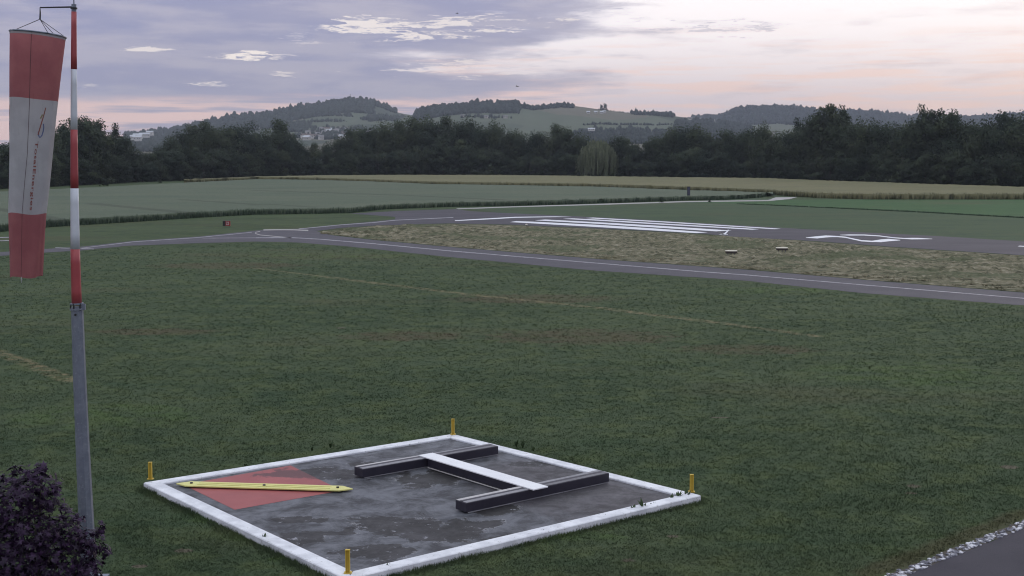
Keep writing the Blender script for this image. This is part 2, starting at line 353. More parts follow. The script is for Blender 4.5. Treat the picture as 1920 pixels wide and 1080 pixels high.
def inside(P, poly):
    x, y = P[:, 0], P[:, 1]; r = np.zeros(len(P), bool); n = len(poly); j = n - 1
    for i in range(n):
        xi, yi, xj, yj = poly[i][0], poly[i][1], poly[j][0], poly[j][1]
        if yi != yj: r ^= ((yi > y) != (yj > y)) & (x < (xj - xi) * (y - yi) / (yj - yi) + xi)
        j = i
    return r
nx, ny = 620, 46
V = np.zeros((nx * ny, 3))
hp = []
for i in range(nx):
    x = 601 + (2300 - 601) * i / (nx - 1); a = G(x, interp(hay_lo, x)); b = G(x, interp(hay_up, x))
    for j in range(ny):
        p = a.lerp(b, j / (ny - 1)); e = min(1.0, 6 * min(j, ny - 1 - j) / ny + .02)
        q = Vector((p.x * .16 + p.y * .25, p.y * .75 - p.x * .10, 0))
        h = max(0, mnoise.fractal(q, .8, 2.2, 4) * .55 + .14) * .58 * e
        V[i * ny + j] = (p.x, p.y, .014 + h)
idx = np.arange(nx * ny).reshape(nx, ny)
T = np.stack([idx[:-1, :-1], idx[1:, :-1], idx[1:, 1:], idx[:-1, 1:]], -1).reshape(-1, 4)
tag(fast('hay', V, T, HAY, smooth=True), 'strip of pale cut hay lying between the taxiway and the runway', 'hay', kind='stuff')

def tufts(name, P, hgt, wid, lean, blades, m, seed):
    g = np.random.default_rng(seed); n = len(P) * blades
    B = np.repeat(P, blades, 0) + np.c_[g.normal(0, .05, n), g.normal(0, .05, n), np.zeros(n)]
    H_ = np.repeat(hgt, blades) * g.uniform(.6, 1.3, n); W = np.repeat(wid, blades) * g.uniform(.6, 1.3, n)
    a = g.uniform(0, 2 * np.pi, n); la = g.uniform(0, 2 * np.pi, n); lm = np.abs(g.normal(0, lean, n)) * H_
    dx = np.c_[np.cos(a), np.sin(a), np.zeros(n)] * W[:, None] / 2
    tip = B + np.c_[np.cos(la) * lm, np.sin(la) * lm, H_]
    V = np.stack([B - dx, B + dx, tip], 1).reshape(-1, 3)
    return fast(name, V, np.arange(3 * n).reshape(-1, 3), m)
g_ = np.random.default_rng(3)
hx = g_.uniform(602, 2250, 24000); hb = np.array([interp(hay_lo, x) for x in hx]); ht = np.array([interp(hay_up, x) for x in hx])
hy = hb + (ht - hb) * g_.uniform(0.02, .98, len(hx))
hP = np.array([tuple(G(x, y, .05)) for x, y in zip(hx, hy)])
hP = hP[np.array([mnoise.fractal(Vector((p[0] * .16 + p[1] * .25, p[1] * .75 - p[0] * .10, 0)), .8, 2.2, 3) > .10 for p in hP])]
STRAW = pmat('dry straw', (.27, .245, .165), (.205, .19, .12), .5, .95, coords='World', spec=.15)
tag(tufts('straw', hP, np.full(len(hP), .10), np.full(len(hP), .10), 3.0, 3, STRAW, 5), 'loose dry straw strewn over the hay strip', 'straw', kind='stuff')

# ------------------------------------------------------------------ signal square: slab, kerbs, red panel
ZS, ZK = .10, .15
OUT = [G(268.7, 904.5, ZK), G(849, 813.3, ZK), G(1315, 928.5, ZK), G(650, 1086, ZK)]   # left, back, right, front
cen = sum(OUT, Vector()) / 4
def inset(poly, d):
    n = len(poly); res = []
    for i in range(n):
        p0, p1, p2 = poly[i - 1], poly[i], poly[(i + 1) % n]
        e1 = (p1 - p0).normalized(); e2 = (p2 - p1).normalized()
        n1 = Vector((-e1.y, e1.x, 0)); n2 = Vector((-e2.y, e2.x, 0))
        if n1.dot(cen - p1) < 0: n1 = -n1
        if n2.dot(cen - p1) < 0: n2 = -n2
        k = (n1 + n2) / (1 + n1.dot(n2)); res.append(p1 + k * d)
    return res
KW = .36
INN = inset(OUT, KW)
def flat(p, z): return Vector((p.x, p.y, z))
sq = empty('signal_square', flat(cen, 0)); tag(sq, 'square tarmac signal area framed by white painted kerbs in the lawn', 'signal area')
m, nt, b = new_mat('weathered wet tarmac')
p_ = VM(nt, 'MULTIPLY', pos(nt), (1, 1, 0))
w1 = NOISE(nt, p_, .75, 7, .62, .2); w2 = NOISE(nt, p_, 2.6, 6, .66); w3 = NOISE(nt, p_, 14, 4, .7)
wob_ = M(nt, 'MULTIPLY', M(nt, 'SUBTRACT', NOISE(nt, p_, 1.5, 8, .72, .4), .5), 3.2)
damp = mmax(nt, [spot_mask(nt, p_, G(x, y, ZS), rx, ry, wob_) for x, y, rx, ry in ((800, 898, .95, .75), (745, 985, 1.05, .75), (830, 1000, .8, .7), (700, 1035, .8, .5), (560, 975, .6, .25), (610, 888, 1.7, .60), (930, 955, .55, .5), (700, 872, .8, .3), (620, 1000, .7, .15), (880, 985, .7, .5), (560, 1010, .5, .5), (960, 1010, .6, .3), (1000, 870, .7, .3))])
w4 = NOISE(nt, p_, 1.1, 9, .74, .5); w5 = NOISE(nt, p_, 5.0, 6, .7)
film_sheen = MIX(nt, SS(nt, w4, .36, .62), (.036, .036, .044), (.120, .126, .146))  # pale bluish end holds the wet film's sky sheen, put into the base colour
side = spot_mask(nt, p_, G(1120, 905, ZS), 3.4, 3.4, M(nt, 'MULTIPLY', wob_, .25))
film_sheen = MIX(nt, M(nt, 'MULTIPLY', side, .8), film_sheen, MIX(nt, SS(nt, w4, .35, .65), (.040, .036, .042), (.078, .070, .078)))
film_sheen = MIX(nt, SS(nt, w5, .40, .66, 0, .4), film_sheen, VM(nt, 'SCALE', film_sheen, .55))
crust = M(nt, 'MULTIPLY', M(nt, 'MULTIPLY', SS(nt, damp, .01, .20), SS(nt, damp, .75, .45)), SS(nt, w2, .50, .60))
colr = MIX(nt, crust, film_sheen, (.40, .40, .43))
colr = MIX(nt, SS(nt, damp, .08, .45), colr, MIX(nt, SS(nt, w5, .35, .65), (.010, .009, .011), (.026, .024, .026)))
flecks = M(nt, 'MULTIPLY', SS(nt, damp, .5, .7), SS(nt, NOISE(nt, p_, 3.4, 6, .72), .60, .64))
colr = MIX(nt, flecks, colr, (.24, .24, .27))
put(nt, b.inputs['Base Color'], colr)
put(nt, b.inputs['Roughness'], SS(nt, w4, .3, .7, .68, .42))
bp = nd(nt, 'ShaderNodeBump'); bp.inputs['Strength'].default_value = .15; put(nt, bp.inputs['Height'], w3); put(nt, b.inputs['Normal'], bp.outputs[0])
b.inputs['Specular IOR Level'].default_value = .35
SLAB = m
MB().prism([flat(p, 0) for p in INN], ZS).build('slab', SLAB, sq)
KERB = pmat('white kerb paint', (.78, .79, .84), (.60, .61, .66), 2.2, .65, coords='World', dirt=((.26, .25, .24), .585, .7), bump=.3, bscale=30)
for i in range(4):
    j = (i + 1) % 4; A, B_, C_, D_ = OUT[i], OUT[j], INN[j], INN[i]
    e = (B_ - A).normalized() * (.0015)
    k = MB(); nseg = 10
    k.prism([flat(A + e, -.02), flat(B_ - e, -.02), flat(C_ - e, -.02), flat(D_ + e, -.02)], ZK + .02)
    k.build('kerb', KERB, sq, bevel=.018)
RED = pmat('red panel paint', (.34, .085, .085), (.29, .070, .072), 1.1, .6, coords='World', dirt=((.20, .06, .065), .60, .5))
m = RED; nt = m.node_tree; b = [n for n in nt.nodes if n.type == 'BSDF_PRINCIPLED'][0]
src = b.inputs['Base Color'].links[0].from_socket; pw = VM(nt, 'MULTIPLY', pos(nt), (1, 1, 0))
wobr = M(nt, 'MULTIPLY', M(nt, 'SUBTRACT', NOISE(nt, pw, 1.5, 8, .72, .4), .5), 3.2)
put(nt, b.inputs['Base Color'], MIX(nt, M(nt, 'MULTIPLY', spot_mask(nt, pw, G(610, 888, ZS), 1.7, .60, wobr), .9), src, (.085, .030, .035)))
redp = [G(545, 873, ZS), G(641, 920, ZS), G(440, 956, ZS), G(343, 909, ZS)]
MB().add([flat(p, ZS + .004) for p in redp], [(0, 1, 2, 3)]).build('red_panel', RED, sq)

# yellow diagonal bar
YEL = pmat('yellow paint', (.70, .66, .24), (.62, .59, .21), 3, .5, dirt=((.34, .31, .12), .64, .6))
GOLD = pmat('golden yellow paint', (.58, .40, .045), (.50, .34, .04), 4, .5, dirt=((.30, .20, .04), .62, .6))
DARKSTEEL = pmat('dark bolt steel', (.05, .05, .055), None, 8, .5, metal=.6)
zb = ZS + .07
ya, yb = G(331, 905.5, zb), G(662, 915.5, zb)
ax = (yb - ya).normalized(); ay = Vector((-ax.y, ax.x, 0)); L_ = (yb - ya).length
yb_root = empty('diagonal_bar', flat((ya + yb) / 2, ZS)); tag(yb_root, 'long yellow bar with pointed ends laid diagonally over the red panel', 'marker bar')
hw = .215
def bp_(s, t, z): return ya + ax * s + ay * t + Vector((0, 0, z - zb))
outl = [(0, -.02), (.30, hw), (L_ - .30, hw), (L_, -.02), (L_ - .30, -hw), (.30, -hw)]
MB().prism([bp_(s, t, zb - .035) for s, t in outl], .035).build('board', YEL, yb_root, bevel=.006)
for t in (-.075, .075):
    MB().prism([bp_(.55, t - .018, zb + .001), bp_(L_ - .55, t - .018, zb + .001), bp_(L_ - .55, t + .018, zb + .001), bp_(.55, t + .018, zb + .001)], .010).build('ridge', YEL, yb_root, bevel=.004)
for s in (.38, L_ / 2, L_ - .38):
    MB().tube([bp_(s, .0, zb - .001), bp_(s, .0, zb + .03)], .035, 10).build('bolt', DARKSTEEL, yb_root)
    MB().tube([bp_(s, 0, ZS), bp_(s, 0, zb - .036)], .05, 8).build('foot', DARKSTEEL, yb_root)

# H shaped marker: two black beams and a white crossbar
BLACK = pmat('black painted steel', (.016, .014, .026), (.022, .019, .032), 3, .45, dirt=((.05, .048, .055), .64, .5))
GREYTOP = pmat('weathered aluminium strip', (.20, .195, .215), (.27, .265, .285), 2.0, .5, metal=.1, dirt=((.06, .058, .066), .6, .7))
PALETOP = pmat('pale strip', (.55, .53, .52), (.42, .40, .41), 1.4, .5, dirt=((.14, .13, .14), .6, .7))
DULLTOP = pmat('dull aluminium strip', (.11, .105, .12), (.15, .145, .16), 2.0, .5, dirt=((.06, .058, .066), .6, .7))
BARWHITE = pmat('white crossbar paint', (.82, .82, .85), (.76, .76, .80), 2.0, .55, dirt=((.45, .44, .48), .64, .5))
zt = ZS + .26
hm_root = empty('h_marker', flat(G(905, 895, ZS), ZS)); tag(hm_root, 'H shaped ground marker of two black beams joined by a white crossbar', 'ground marker')
def beam(pA, pB, wdt, strips):
    A, B_ = G(*pA, zt), G(*pB, zt); u = (B_ - A).normalized(); v = Vector((-u.y, u.x, 0)); Lb = (B_ - A).length
    def P(s, t, z): return A + u * s + v * t + Vector((0, 0, z - zt))
    h = wdt / 2
    bo = MB().prism([P(0, -h, ZS + .035), P(Lb, -h, ZS + .035), P(Lb, h, ZS + .035), P(0, h, ZS + .035)], zt - ZS - .035 - .012).build('beam', BLACK, hm_root, bevel=.008)
    for (t0, t1, m_) in strips:
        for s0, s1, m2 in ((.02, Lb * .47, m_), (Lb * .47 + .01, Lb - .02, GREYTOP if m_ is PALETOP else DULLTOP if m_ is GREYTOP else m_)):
            MB().prism([P(s0, t0, zt - .014), P(s1, t0, zt - .014), P(s1, t1, zt - .014), P(s0, t1, zt - .014)], .014).build('top_strip', m2, bo)
    for s in (.3, Lb / 2 - .4, Lb / 2 + .6, Lb - .3):
        MB().prism([P(s - .05, -h * .8, ZS), P(s + .05, -h * .8, ZS), P(s + .05, h * .8, ZS), P(s - .05, h * .8, ZS)], .04).build('foot', BLACK, bo)
    MB().prism([P(.05, -h - .006, ZS + .012), P(Lb - .05, -h - .006, ZS + .012), P(Lb - .05, -h + .01, ZS + .012), P(.05, -h + .01, ZS + .012)], .02).build('skid_rail', GREYTOP, bo)
    return P, Lb
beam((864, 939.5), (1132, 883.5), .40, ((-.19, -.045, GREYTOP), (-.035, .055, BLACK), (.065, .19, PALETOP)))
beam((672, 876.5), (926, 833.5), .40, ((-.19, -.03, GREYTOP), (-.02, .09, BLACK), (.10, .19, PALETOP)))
A, B_ = G(798, 851.2, zt + .03), G(1014, 915.0, zt + .03); u = (B_ - A).normalized(); v = Vector((-u.y, u.x, 0))
def CP(s, t, z): q = A + u * s + v * t; return Vector((q.x, q.y, z))
Lc = (B_ - A).length
cb = MB().prism([CP(0, -.23, zt + .004), CP(Lc, -.23, zt + .004), CP(Lc, .23, zt + .004), CP(0, .23, zt + .004)], .03).build('crossbar', BARWHITE, hm_root, bevel=.004)
MB().prism([CP(.37, -.205, ZS + .06), CP(Lc - .37, -.205, ZS + .06), CP(Lc - .37, .205, ZS + .06), CP(.37, .205, ZS + .06)], zt - ZS - .06 + .002).build('crossbar_web', BLACK, cb, bevel=.006)
MB().prism([CP(.4, -.228, ZS + .025), CP(Lc - .4, -.228, ZS + .025), CP(Lc - .4, -.206, ZS + .025), CP(.4, -.206, ZS + .025)], .022).build('skid_rail', PALETOP, cb)

# yellow corner posts
kinds = ['left', 'back', 'right', 'front']
plabels = ['short yellow post on the kerb corner nearest the red panel and the windsock mast', 'short yellow post on the kerb corner behind the far black beam', 'short yellow post on the weed grown kerb corner beyond the near black beam', 'short yellow post on the kerb corner facing the damp patches of the slab']
for (bx, by, ty), lab in zip(((282.5, 898, 867), (849.5, 814.5, 786), (1296.5, 922, 890), (652.5, 1074, 1031)), plabels):
    base = G(bx, by, ZK); Yb = base.y; h = (D(bx, ty, Yb) - base).z
    r = empty('corner_post', base); tag(r, lab, 'post', 'yellow posts on the kerb corners')
    k = MB(); w = .042
    k.box(base + Vector((0, 0, h / 2)), (.085, .03, h)).box(base + Vector((-.036, -.030, h / 2)), (.014, .05, h)).box(base + Vector((.036, -.030, h / 2)), (.014, .05, h))
    k.build('channel', GOLD, r)
    MB().box(base + Vector((0, -.01, .008)), (.15, .13, .016)).build('base_plate', GOLD, r)
    MB().box(base + Vector((0, -.012, h + .005)), (.092, .075, .01)).build('cap', GOLD, r)

# ------------------------------------------------------------------ windsock mast
YP = 25.0
GALV = pmat('galvanised steel', (.20, .222, .275), (.155, .175, .225), 5, .5, metal=.3, dirt=((.32, .34, .375), .56, .6), bump=.05)
MRED = pmat('red mast paint', (.35, .060, .068), (.30, .050, .060), 2, .45, dirt=((.28, .05, .055), .63, .5))
MWHITE = pmat('white mast paint', (.60, .63, .70), (.54, .57, .64), 2, .45, dirt=((.46, .47, .52), .64, .4))
axis = [(-8, 138.7), (10, 138.6), (22, 138.6), (130, 138.6), (243, 138.8), (353, 139.6), (467, 141.0), (566, 143.6), (585, 145), (700, 149.0), (850, 155.6), (980, 162.0), (1100, 168.4), (1240, 176)]
wid = [(-8, 9.4), (22, 9.6), (130, 11), (243, 12.5), (353, 14.5), (467, 17), (566, 18.6)]
def axp(y): return D(interp(axis, y), y, YP)
base_y = None
for yy in range(1050, 1500):
    if D(interp(axis, yy), yy, YP).z < 0: base_y = yy; break
mast = empty('windsock_mast', flat(axp(base_y), 0)); tag(mast, 'tall mast banded red and white on a grey galvanised foot holding a windsock', 'mast')
def pxm(w): return w / F * YP * 1.0
for (ya_, yb2, m_) in ((22, 130, MRED), (130, 243, MWHITE), (243, 353, MRED), (353, 467, MWHITE), (467, 572, MRED)):
    ys = [ya_ + (yb2 - ya_) * i / 4 for i in range(5)]
    MB().tube([axp(y) for y in ys], [pxm(interp(wid, y)) / 2 for y in ys], 20).build('painted_section', m_, mast, smooth=True)
MB().tube([axp(22), axp(15)], pxm(9) / 2, 14).build('head', GALV, mast)
MB().tube([axp(17), axp(14)], pxm(12.5) / 2, 14).build('bearing_ring', DARKSTEEL, mast)
MB().tube([axp(14), axp(8)], pxm(9) / 2, 14).build('bearing_housing', GALV, mast)
MB().tube([axp(8), axp(8) + Vector((0, 0, .45))], .012, 8).build('lightning_rod', GALV, mast)
low = [585, 640, 700, 775, 850, 915, 980, 1040, 1100, base_y + 2]
MB().tube([axp(575)] + [axp(y) for y in low], [pxm(22) / 2] + [pxm(interp([(585, 22.5), (700, 24), (850, 26), (980, 28.5), (1240, 33)], y)) / 2 for y in low], 8, phase=math.pi / 8).build('galvanised_mast', GALV, mast)
for y0, y1, w in ((568, 571, 25), (578, 581, 27)):
    MB().tube([axp(y0), axp(y1)], pxm(w) / 2, 16).build('collar', GALV, mast)
for a in range(6):
    c = axp(575) + Vector((math.cos(a * 1.047 + .3), math.sin(a * 1.047 + .3), 0)) * pxm(11.4)
    MB().tube([c + Vector((0, 0, -.07)), c + Vector((0, 0, .07))], .014, 6).build('bolt', DARKSTEEL, mast)
c = axp(575) + Vector((.135, -.03, 0)); MB().box(c, (.07, .05, .11)).build('clamp_lug', GALV, mast)
MB().tube([axp(589) + Vector((0, -.10, 0)), axp(589) + Vector((0, -.125, 0))], .022, 10).build('bolt_head', DARKSTEEL, mast)
c = flat(axp(base_y), 0); MB().box(c + Vector((0, 0, .02)), (.6, .6, .04)).build('base_plate', GALV, mast)
arm0, arm1 = axp(13), D(75, 14.2, YP - .05)
MB().tube([arm0, arm1], [.016, .013], 10).build('swivel_arm', DARKSTEEL, mast)

# windsock
ws = empty('windsock', D(75, 38, YP - .05)); tag(ws, 'limp red and white striped windsock hanging from the mast arm', 'windsock')
def sockmat(name, c, c2):
    m, nt, b = new_mat(name)
    tc = nd(nt, 'ShaderNodeTexCoord').outputs['Object']
    cc = MIX(nt, SS(nt, NOISE(nt, tc, 2.2, 5, .6), .35, .65), c, c2)
    cc = MIX(nt, SS(nt, NOISE(nt, tc, 9, 5, .7, 0, (1, 1, .15)), .58, .72, 0, .35), cc, VM(nt, 'SCALE', cc, .6))
    put(nt, b.inputs['Base Color'], cc); b.inputs['Roughness'].default_value = .8; b.inputs['Specular IOR Level'].default_value = .2
    tr = nd(nt, 'ShaderNodeBsdfTranslucent'); put(nt, tr.inputs[0], cc)
    mx = nd(nt, 'ShaderNodeMixShader'); mx.inputs[0].default_value = .35
    out = [n for n in nt.nodes if n.type == 'OUTPUT_MATERIAL'][0]
    nt.links.new(b.outputs[0], mx.inputs[1]); nt.links.new(tr.outputs[0], mx.inputs[2]); nt.links.new(mx.outputs[0], out.inputs[0])
    return m
SRED = sockmat('faded red sock cloth', (.42, .160, .170), (.36, .130, .145))
SWHITE = sockmat('greyed white sock cloth', (.54, .54, .57), (.47, .47, .50))
prof = [(64, 71, 49), (70, 70.8, 48.8), (130, 66.6, 45.6), (187, 63, 43), (290, 57.6, 38.0), (400, 51.6, 33.6), (460, 50, 31), (518, 48.6, 28.6)]
sc_ = [(a, b_) for a, b_, c in prof]; sr_ = [(a, c) for a, b_, c in prof]
def sock(y, th, off=0.0):      # y = height as photo row, th = angle round the sock (0 faces the viewer, + to the right)
    th = th + .36                                  # the mast stands left of the viewer
    c = D(interp(sc_, y), y, YP - .05); r = interp(sr_, y) / F * YP
    s = (y - 64) / 454
    rip = 1 + .030 * math.sin(3 * th + 2 + 2.2 * s) * s + .085 * max(0, s - .66) * 3.2 * math.sin(5 * th + 1.0 + 3 * s) + .022 * math.sin(9 * th + 7 * s) * s + .010 * math.sin(14 * th - 9 * s) * min(1, s * 3)
    tilt = -.035 * math.sin(th) * (1 - s) * 1.4 - .02 * math.sin(th * 3) * s
    return c + Vector((math.sin(th) * (r * rip + off), -math.cos(th) * (r * rip * .92 + off), tilt + .10 * math.cos(th) * (1 - s) * .25))
def sock_part(name, y0, y1, m_, n=72, rows=16, off=0.0, parent=ws):
    k = MB(); vs_, fs_ = [], []
    for i in range(rows + 1):
        for j in range(n): vs_.append(sock(y0 + (y1 - y0) * i / rows, 2 * math.pi * j / n, off))
    for i in range(rows):
        for j in range(n): fs_.append((i * n + j, i * n + (j + 1) % n, (i + 1) * n + (j + 1) % n, (i + 1) * n + j))
    return k.add(vs_, fs_).build(name, m_, parent, smooth=True)
SHEM = sockmat('grey hem cloth', (.32, .31, .33), (.28, .27, .29))
sock_part('hem', 64, 70, SHEM, off=.004, rows=2)
sock_part('red_cloth', 70, 187, SRED); wc = sock_part('white_cloth', 187, 400, SWHITE, rows=14); sock_part('red_cloth', 400, 518, SRED, rows=16)
MB().tube([sock(64.5, 2 * math.pi * j / 40, .004) for j in range(41)], .016, 8, False).build('hoop', GALV, ws, smooth=True)
SEAM = pmat('dark seam thread', (.10, .055, .065), None, 5, .9)
sl = [(64, -.27), (130, -.24), (187, -.20), (290, -.20), (400, -.33), (460, -.34), (517, -.36)]
ys = [66 + (516 - 66) * i / 40 for i in range(41)]
k = MB(); k.add([q for y in ys for q in (sock(y, interp(sl, y) - .010, .004), sock(y, interp(sl, y) + .010, .004))], [(2 * i, 2 * i + 1, 2 * i + 3, 2 * i + 2) for i in range(40)])
k.build('seam', SEAM, ws)
top = D(75, 36, YP - .05)
for th in (-.95, 2.6, .55, 1.35):
    MB().tube([top, sock(64, th)], .006, 6).build('bridle_line', DARKSTEEL, ws)
MB().tube([D(75, 14.5, YP - .05), D(75.4, 24, YP - .05), top], [.008, .014, .016], 8).build('swivel', DARKSTEEL, ws)
tp = sock(517, -.36)
MB().tube([tp, tp + Vector((.004, 0, -.05)), tp + Vector((0, 0, -.11))], [.008, .014, .004], 6).build('drawstring', SWHITE, ws)
# print on the white cloth
PRINT = pmat('dark red print', (.22, .075, .070), (.27, .10, .09), 6, .9)
BLUE = pmat('blue print', (.13, .16, .32), None, 6, .9); ORANGE = pmat('red orange print', (.26, .09, .075), (.24, .11, .09), 6, .9); OCHRE = pmat('ochre print', (.34, .29, .17), None, 6, .9)
def strip_on_sock(name, pts, th0, m_, w=2.0):      # pts as (row, sideways pixels), w in pixels
    L = []
    for i, (y, x) in enumerate(pts):
        y2, x2 = pts[min(i + 1, len(pts) - 1)]; y1, x1 = pts[max(i - 1, 0)]
        dx, dy = x2 - x1, y2 - y1; l = math.hypot(dx, dy) or 1; nxp, nyp = dy / l, -dx / l
        for s in (-1, 1):
            L.append(sock(y + nyp * s * w / 2, th0 + (x + nxp * s * w / 2) / interp(sr_, y), .005))
    return MB().add(L, [(2 * i, 2 * i + 1, 2 * i + 3, 2 * i + 2) for i in range(len(pts) - 1)]).build(name, m_, wc)
cu = bpy.data.curves.new('lettering', 'FONT'); cu.body = 'TotalEnergies'; cu.size = 1; cu.offset = .018; cu.space_character = 1.12
to = bpy.data.objects.new('lettering', cu); COL.objects.link(to)
bpy.context.view_layer.update()
dg = bpy.context.evaluated_depsgraph_get(); tme = bpy.data.meshes.new_from_object(to.evaluated_get(dg))
tv = [v.co.copy() for v in tme.vertices]; tf = [tuple(p.vertices) for p in tme.polygons]; bpy.data.objects.remove(to)
xm = max(q.x for q in tv)
for th in (.30, -1.50):
    strip_on_sock('logo_stroke', [(201, 8.5), (215, 5.5), (235, 1.0), (252, -2.5)], th, ORANGE, 2.2)
    strip_on_sock('logo_loop', [(246, -2.2), (253, -1.6), (257, 1.2), (253, 4.6), (245, 6.6), (237, 7.2), (231, 5.8)], th, BLUE, 2.4)
    strip_on_sock('logo_flash', [(214, 3.0), (219, 1.0), (222, -.5)], th, OCHRE, 2.6)
    L = []
    for q in tv:
        y = 264 + q.x / xm * 128; t = th - .08 - .07 * q.x / xm
        L.append(sock(y, t + (q.y * 7.2 - 3.0) / interp(sr_, y), .005))
    MB().add(L, tf).build('lettering', PRINT, wc)

# ------------------------------------------------------------------ purple leaved shrub beside the mast
YB = 22.6
LEAFP = None
m, nt, b = new_mat('purple leaves')
g = pos(nt); v1 = NOISE(nt, g, 9, 3, .6); v2 = NOISE(nt, g, 1.8, 3, .6)
c = MIX(nt, SS(nt, v1, .35, .65), (.010, .004, .016), (.036, .014, .050)); c = MIX(nt, SS(nt, v2, .55, .75, 0, .4), c, (.022, .007, .015))
put(nt, b.inputs['Base Color'], c); b.inputs['Roughness'].default_value = .5; b.inputs['Specular IOR Level'].default_value = .25
LEAFP = m
BARK = pmat('grey brown bark', (.075, .062, .050), (.10, .085, .070), 4, .95, bump=.5)
BARKFAR = pmat('dark bark', (.05, .043, .036), (.065, .057, .048), 2, .95)
sb_base = flat(D(60, 1000, YB), 0)
shrub = empty('purple_shrub', sb_base); tag(shrub, 'dark purple leaved shrub growing in front of the foot of the windsock mast', 'shrub')
clumps = [(60, 925, 52, 44), (15, 945, 60, 60), (95, 940, 14, 22), (60, 1000, 80, 50), (125, 1000, 38, 34), (165, 1020, 30, 34), (20, 1050, 80, 60), (110, 1060, 60, 50), (165, 1075, 30, 40), (-60, 960, 70, 70), (-60, 1060, 90, 80), (60, 1130, 100, 70), (140, 1140, 50, 60), (30, 1220, 110, 80), (70, 893, 28, 18), (78, 874, 12, 9), (104, 908, 9, 12), (118, 955, 12, 10), (148, 968, 14, 10), (188, 990, 11, 13), (197, 1034, 10, 15), (30, 880, 14, 8)]
lobes = []
for i in range(10):
    a = math.pi * .5 + math.pi * 2 * i / 10; rr = (1.0, .42)[i % 2] * (1.0 if i in (0, 2, 8) else .8)
    lobes.append((math.cos(a) * rr, math.sin(a) * rr))
LV, LT = [], []
for (px, py, rx, ry) in clumps:
    n = int(rx * ry * .115)
    for _ in range(n):
        w = Vector((R.gauss(0, 1), R.gauss(0, 1), R.gauss(0, 1))).normalized(); q = R.uniform(.45, 1.0) if R.random() < .8 else R.uniform(1.0, 1.3)
        c = D(px, py, YB + R.uniform(-.25, .25)); s = 1 / F * YB
        P = c + Vector((w.x * rx * s * q, w.y * rx * s * q * .8, w.z * ry * s * q))
        if P.z < .1: continue
        nrm = (w + Vector((R.gauss(0, .5), R.gauss(0, .5), .7 + R.gauss(0, .5)))).normalized()
        a = nrm.orthogonal().normalized(); b2 = nrm.cross(a); ro = R.uniform(0, 6.28); a, b2 = a * math.cos(ro) + b2 * math.sin(ro), b2 * math.cos(ro) - a * math.sin(ro)
        sz = R.uniform(.055, .105); o = len(LV); LV.append(tuple(P + nrm * sz * .15))
        for (lx, ly) in lobes: LV.append(tuple(P + (a * lx + b2 * ly) * sz))
        for i in range(10): LT.append((o, o + 1 + i, o + 1 + (i + 1) % 10))
off = np.array(sb_base)
cr = fast('crown', np.array(LV) - off, LT, LEAFP, shrub); cr['kind'] = 'stuff'
for i in range(7):
    px, py, rx, ry = clumps[(i * 3) % len(clumps)]; e = D(px, py, YB)
    k = MB(); a = sb_base + Vector((R.uniform(-.1, .1), R.uniform(-.1, .1), 0)); mid_ = a.lerp(e, .5) + Vector((R.uniform(-.15, .15), R.uniform(-.1, .1), .1))
    k.tube([a, mid_, e], [.035, .02, .006], 6).build('stem', BARK, shrub)

# ------------------------------------------------------------------ lawn blades
slab_poly = [(p.x, p.y) for p in inset(OUT, -.03)]
path_poly = [(p.x, p.y) for p in PX([(1618, 1092), (1920, 972), (2200, 860), (2300, 1300), (1400, 1300), (1300, 1222)])]
def lawn(n, y0, y1, seed):
    g = np.random.default_rng(seed)
    px = g.uniform(-420, 2340, n); py = y0 + (y1 - y0) * g.uniform(0, 1, n) ** 1.0
    lo = np.interp(px, [a for a, _ in TAXI_LOW], [b_ for _, b_ in TAXI_LOW])
    keep = py > lo + 1.5; px, py = px[keep], py[keep]
    u = (px - CX) / F; v = -(py - CY) / F; ry_ = _cp + v * _sp; rz_ = -_sp + v * _cp; t = -CAMH / rz_
    P = np.c_[u * t, ry_ * t, np.zeros(len(px))]
    P = P[~inside(P, slab_poly) & ~inside(P, path_poly)]
    return P
P1 = lawn(250000, 452, 1300, 21)
d1 = P1[:, 1]
clump = np.array([mnoise.noise(Vector((p[0] * .9, p[1] * .9, 3.3))) for p in P1])
tag(tufts('lawn_grass', P1, (.030 + .0002 * d1) * (1 + .55 * clump), .011 + .00042 * d1, 1.7, 3, GRASS, 31), 'mown green lawn grass round the signal square', 'grass', kind='stuff')

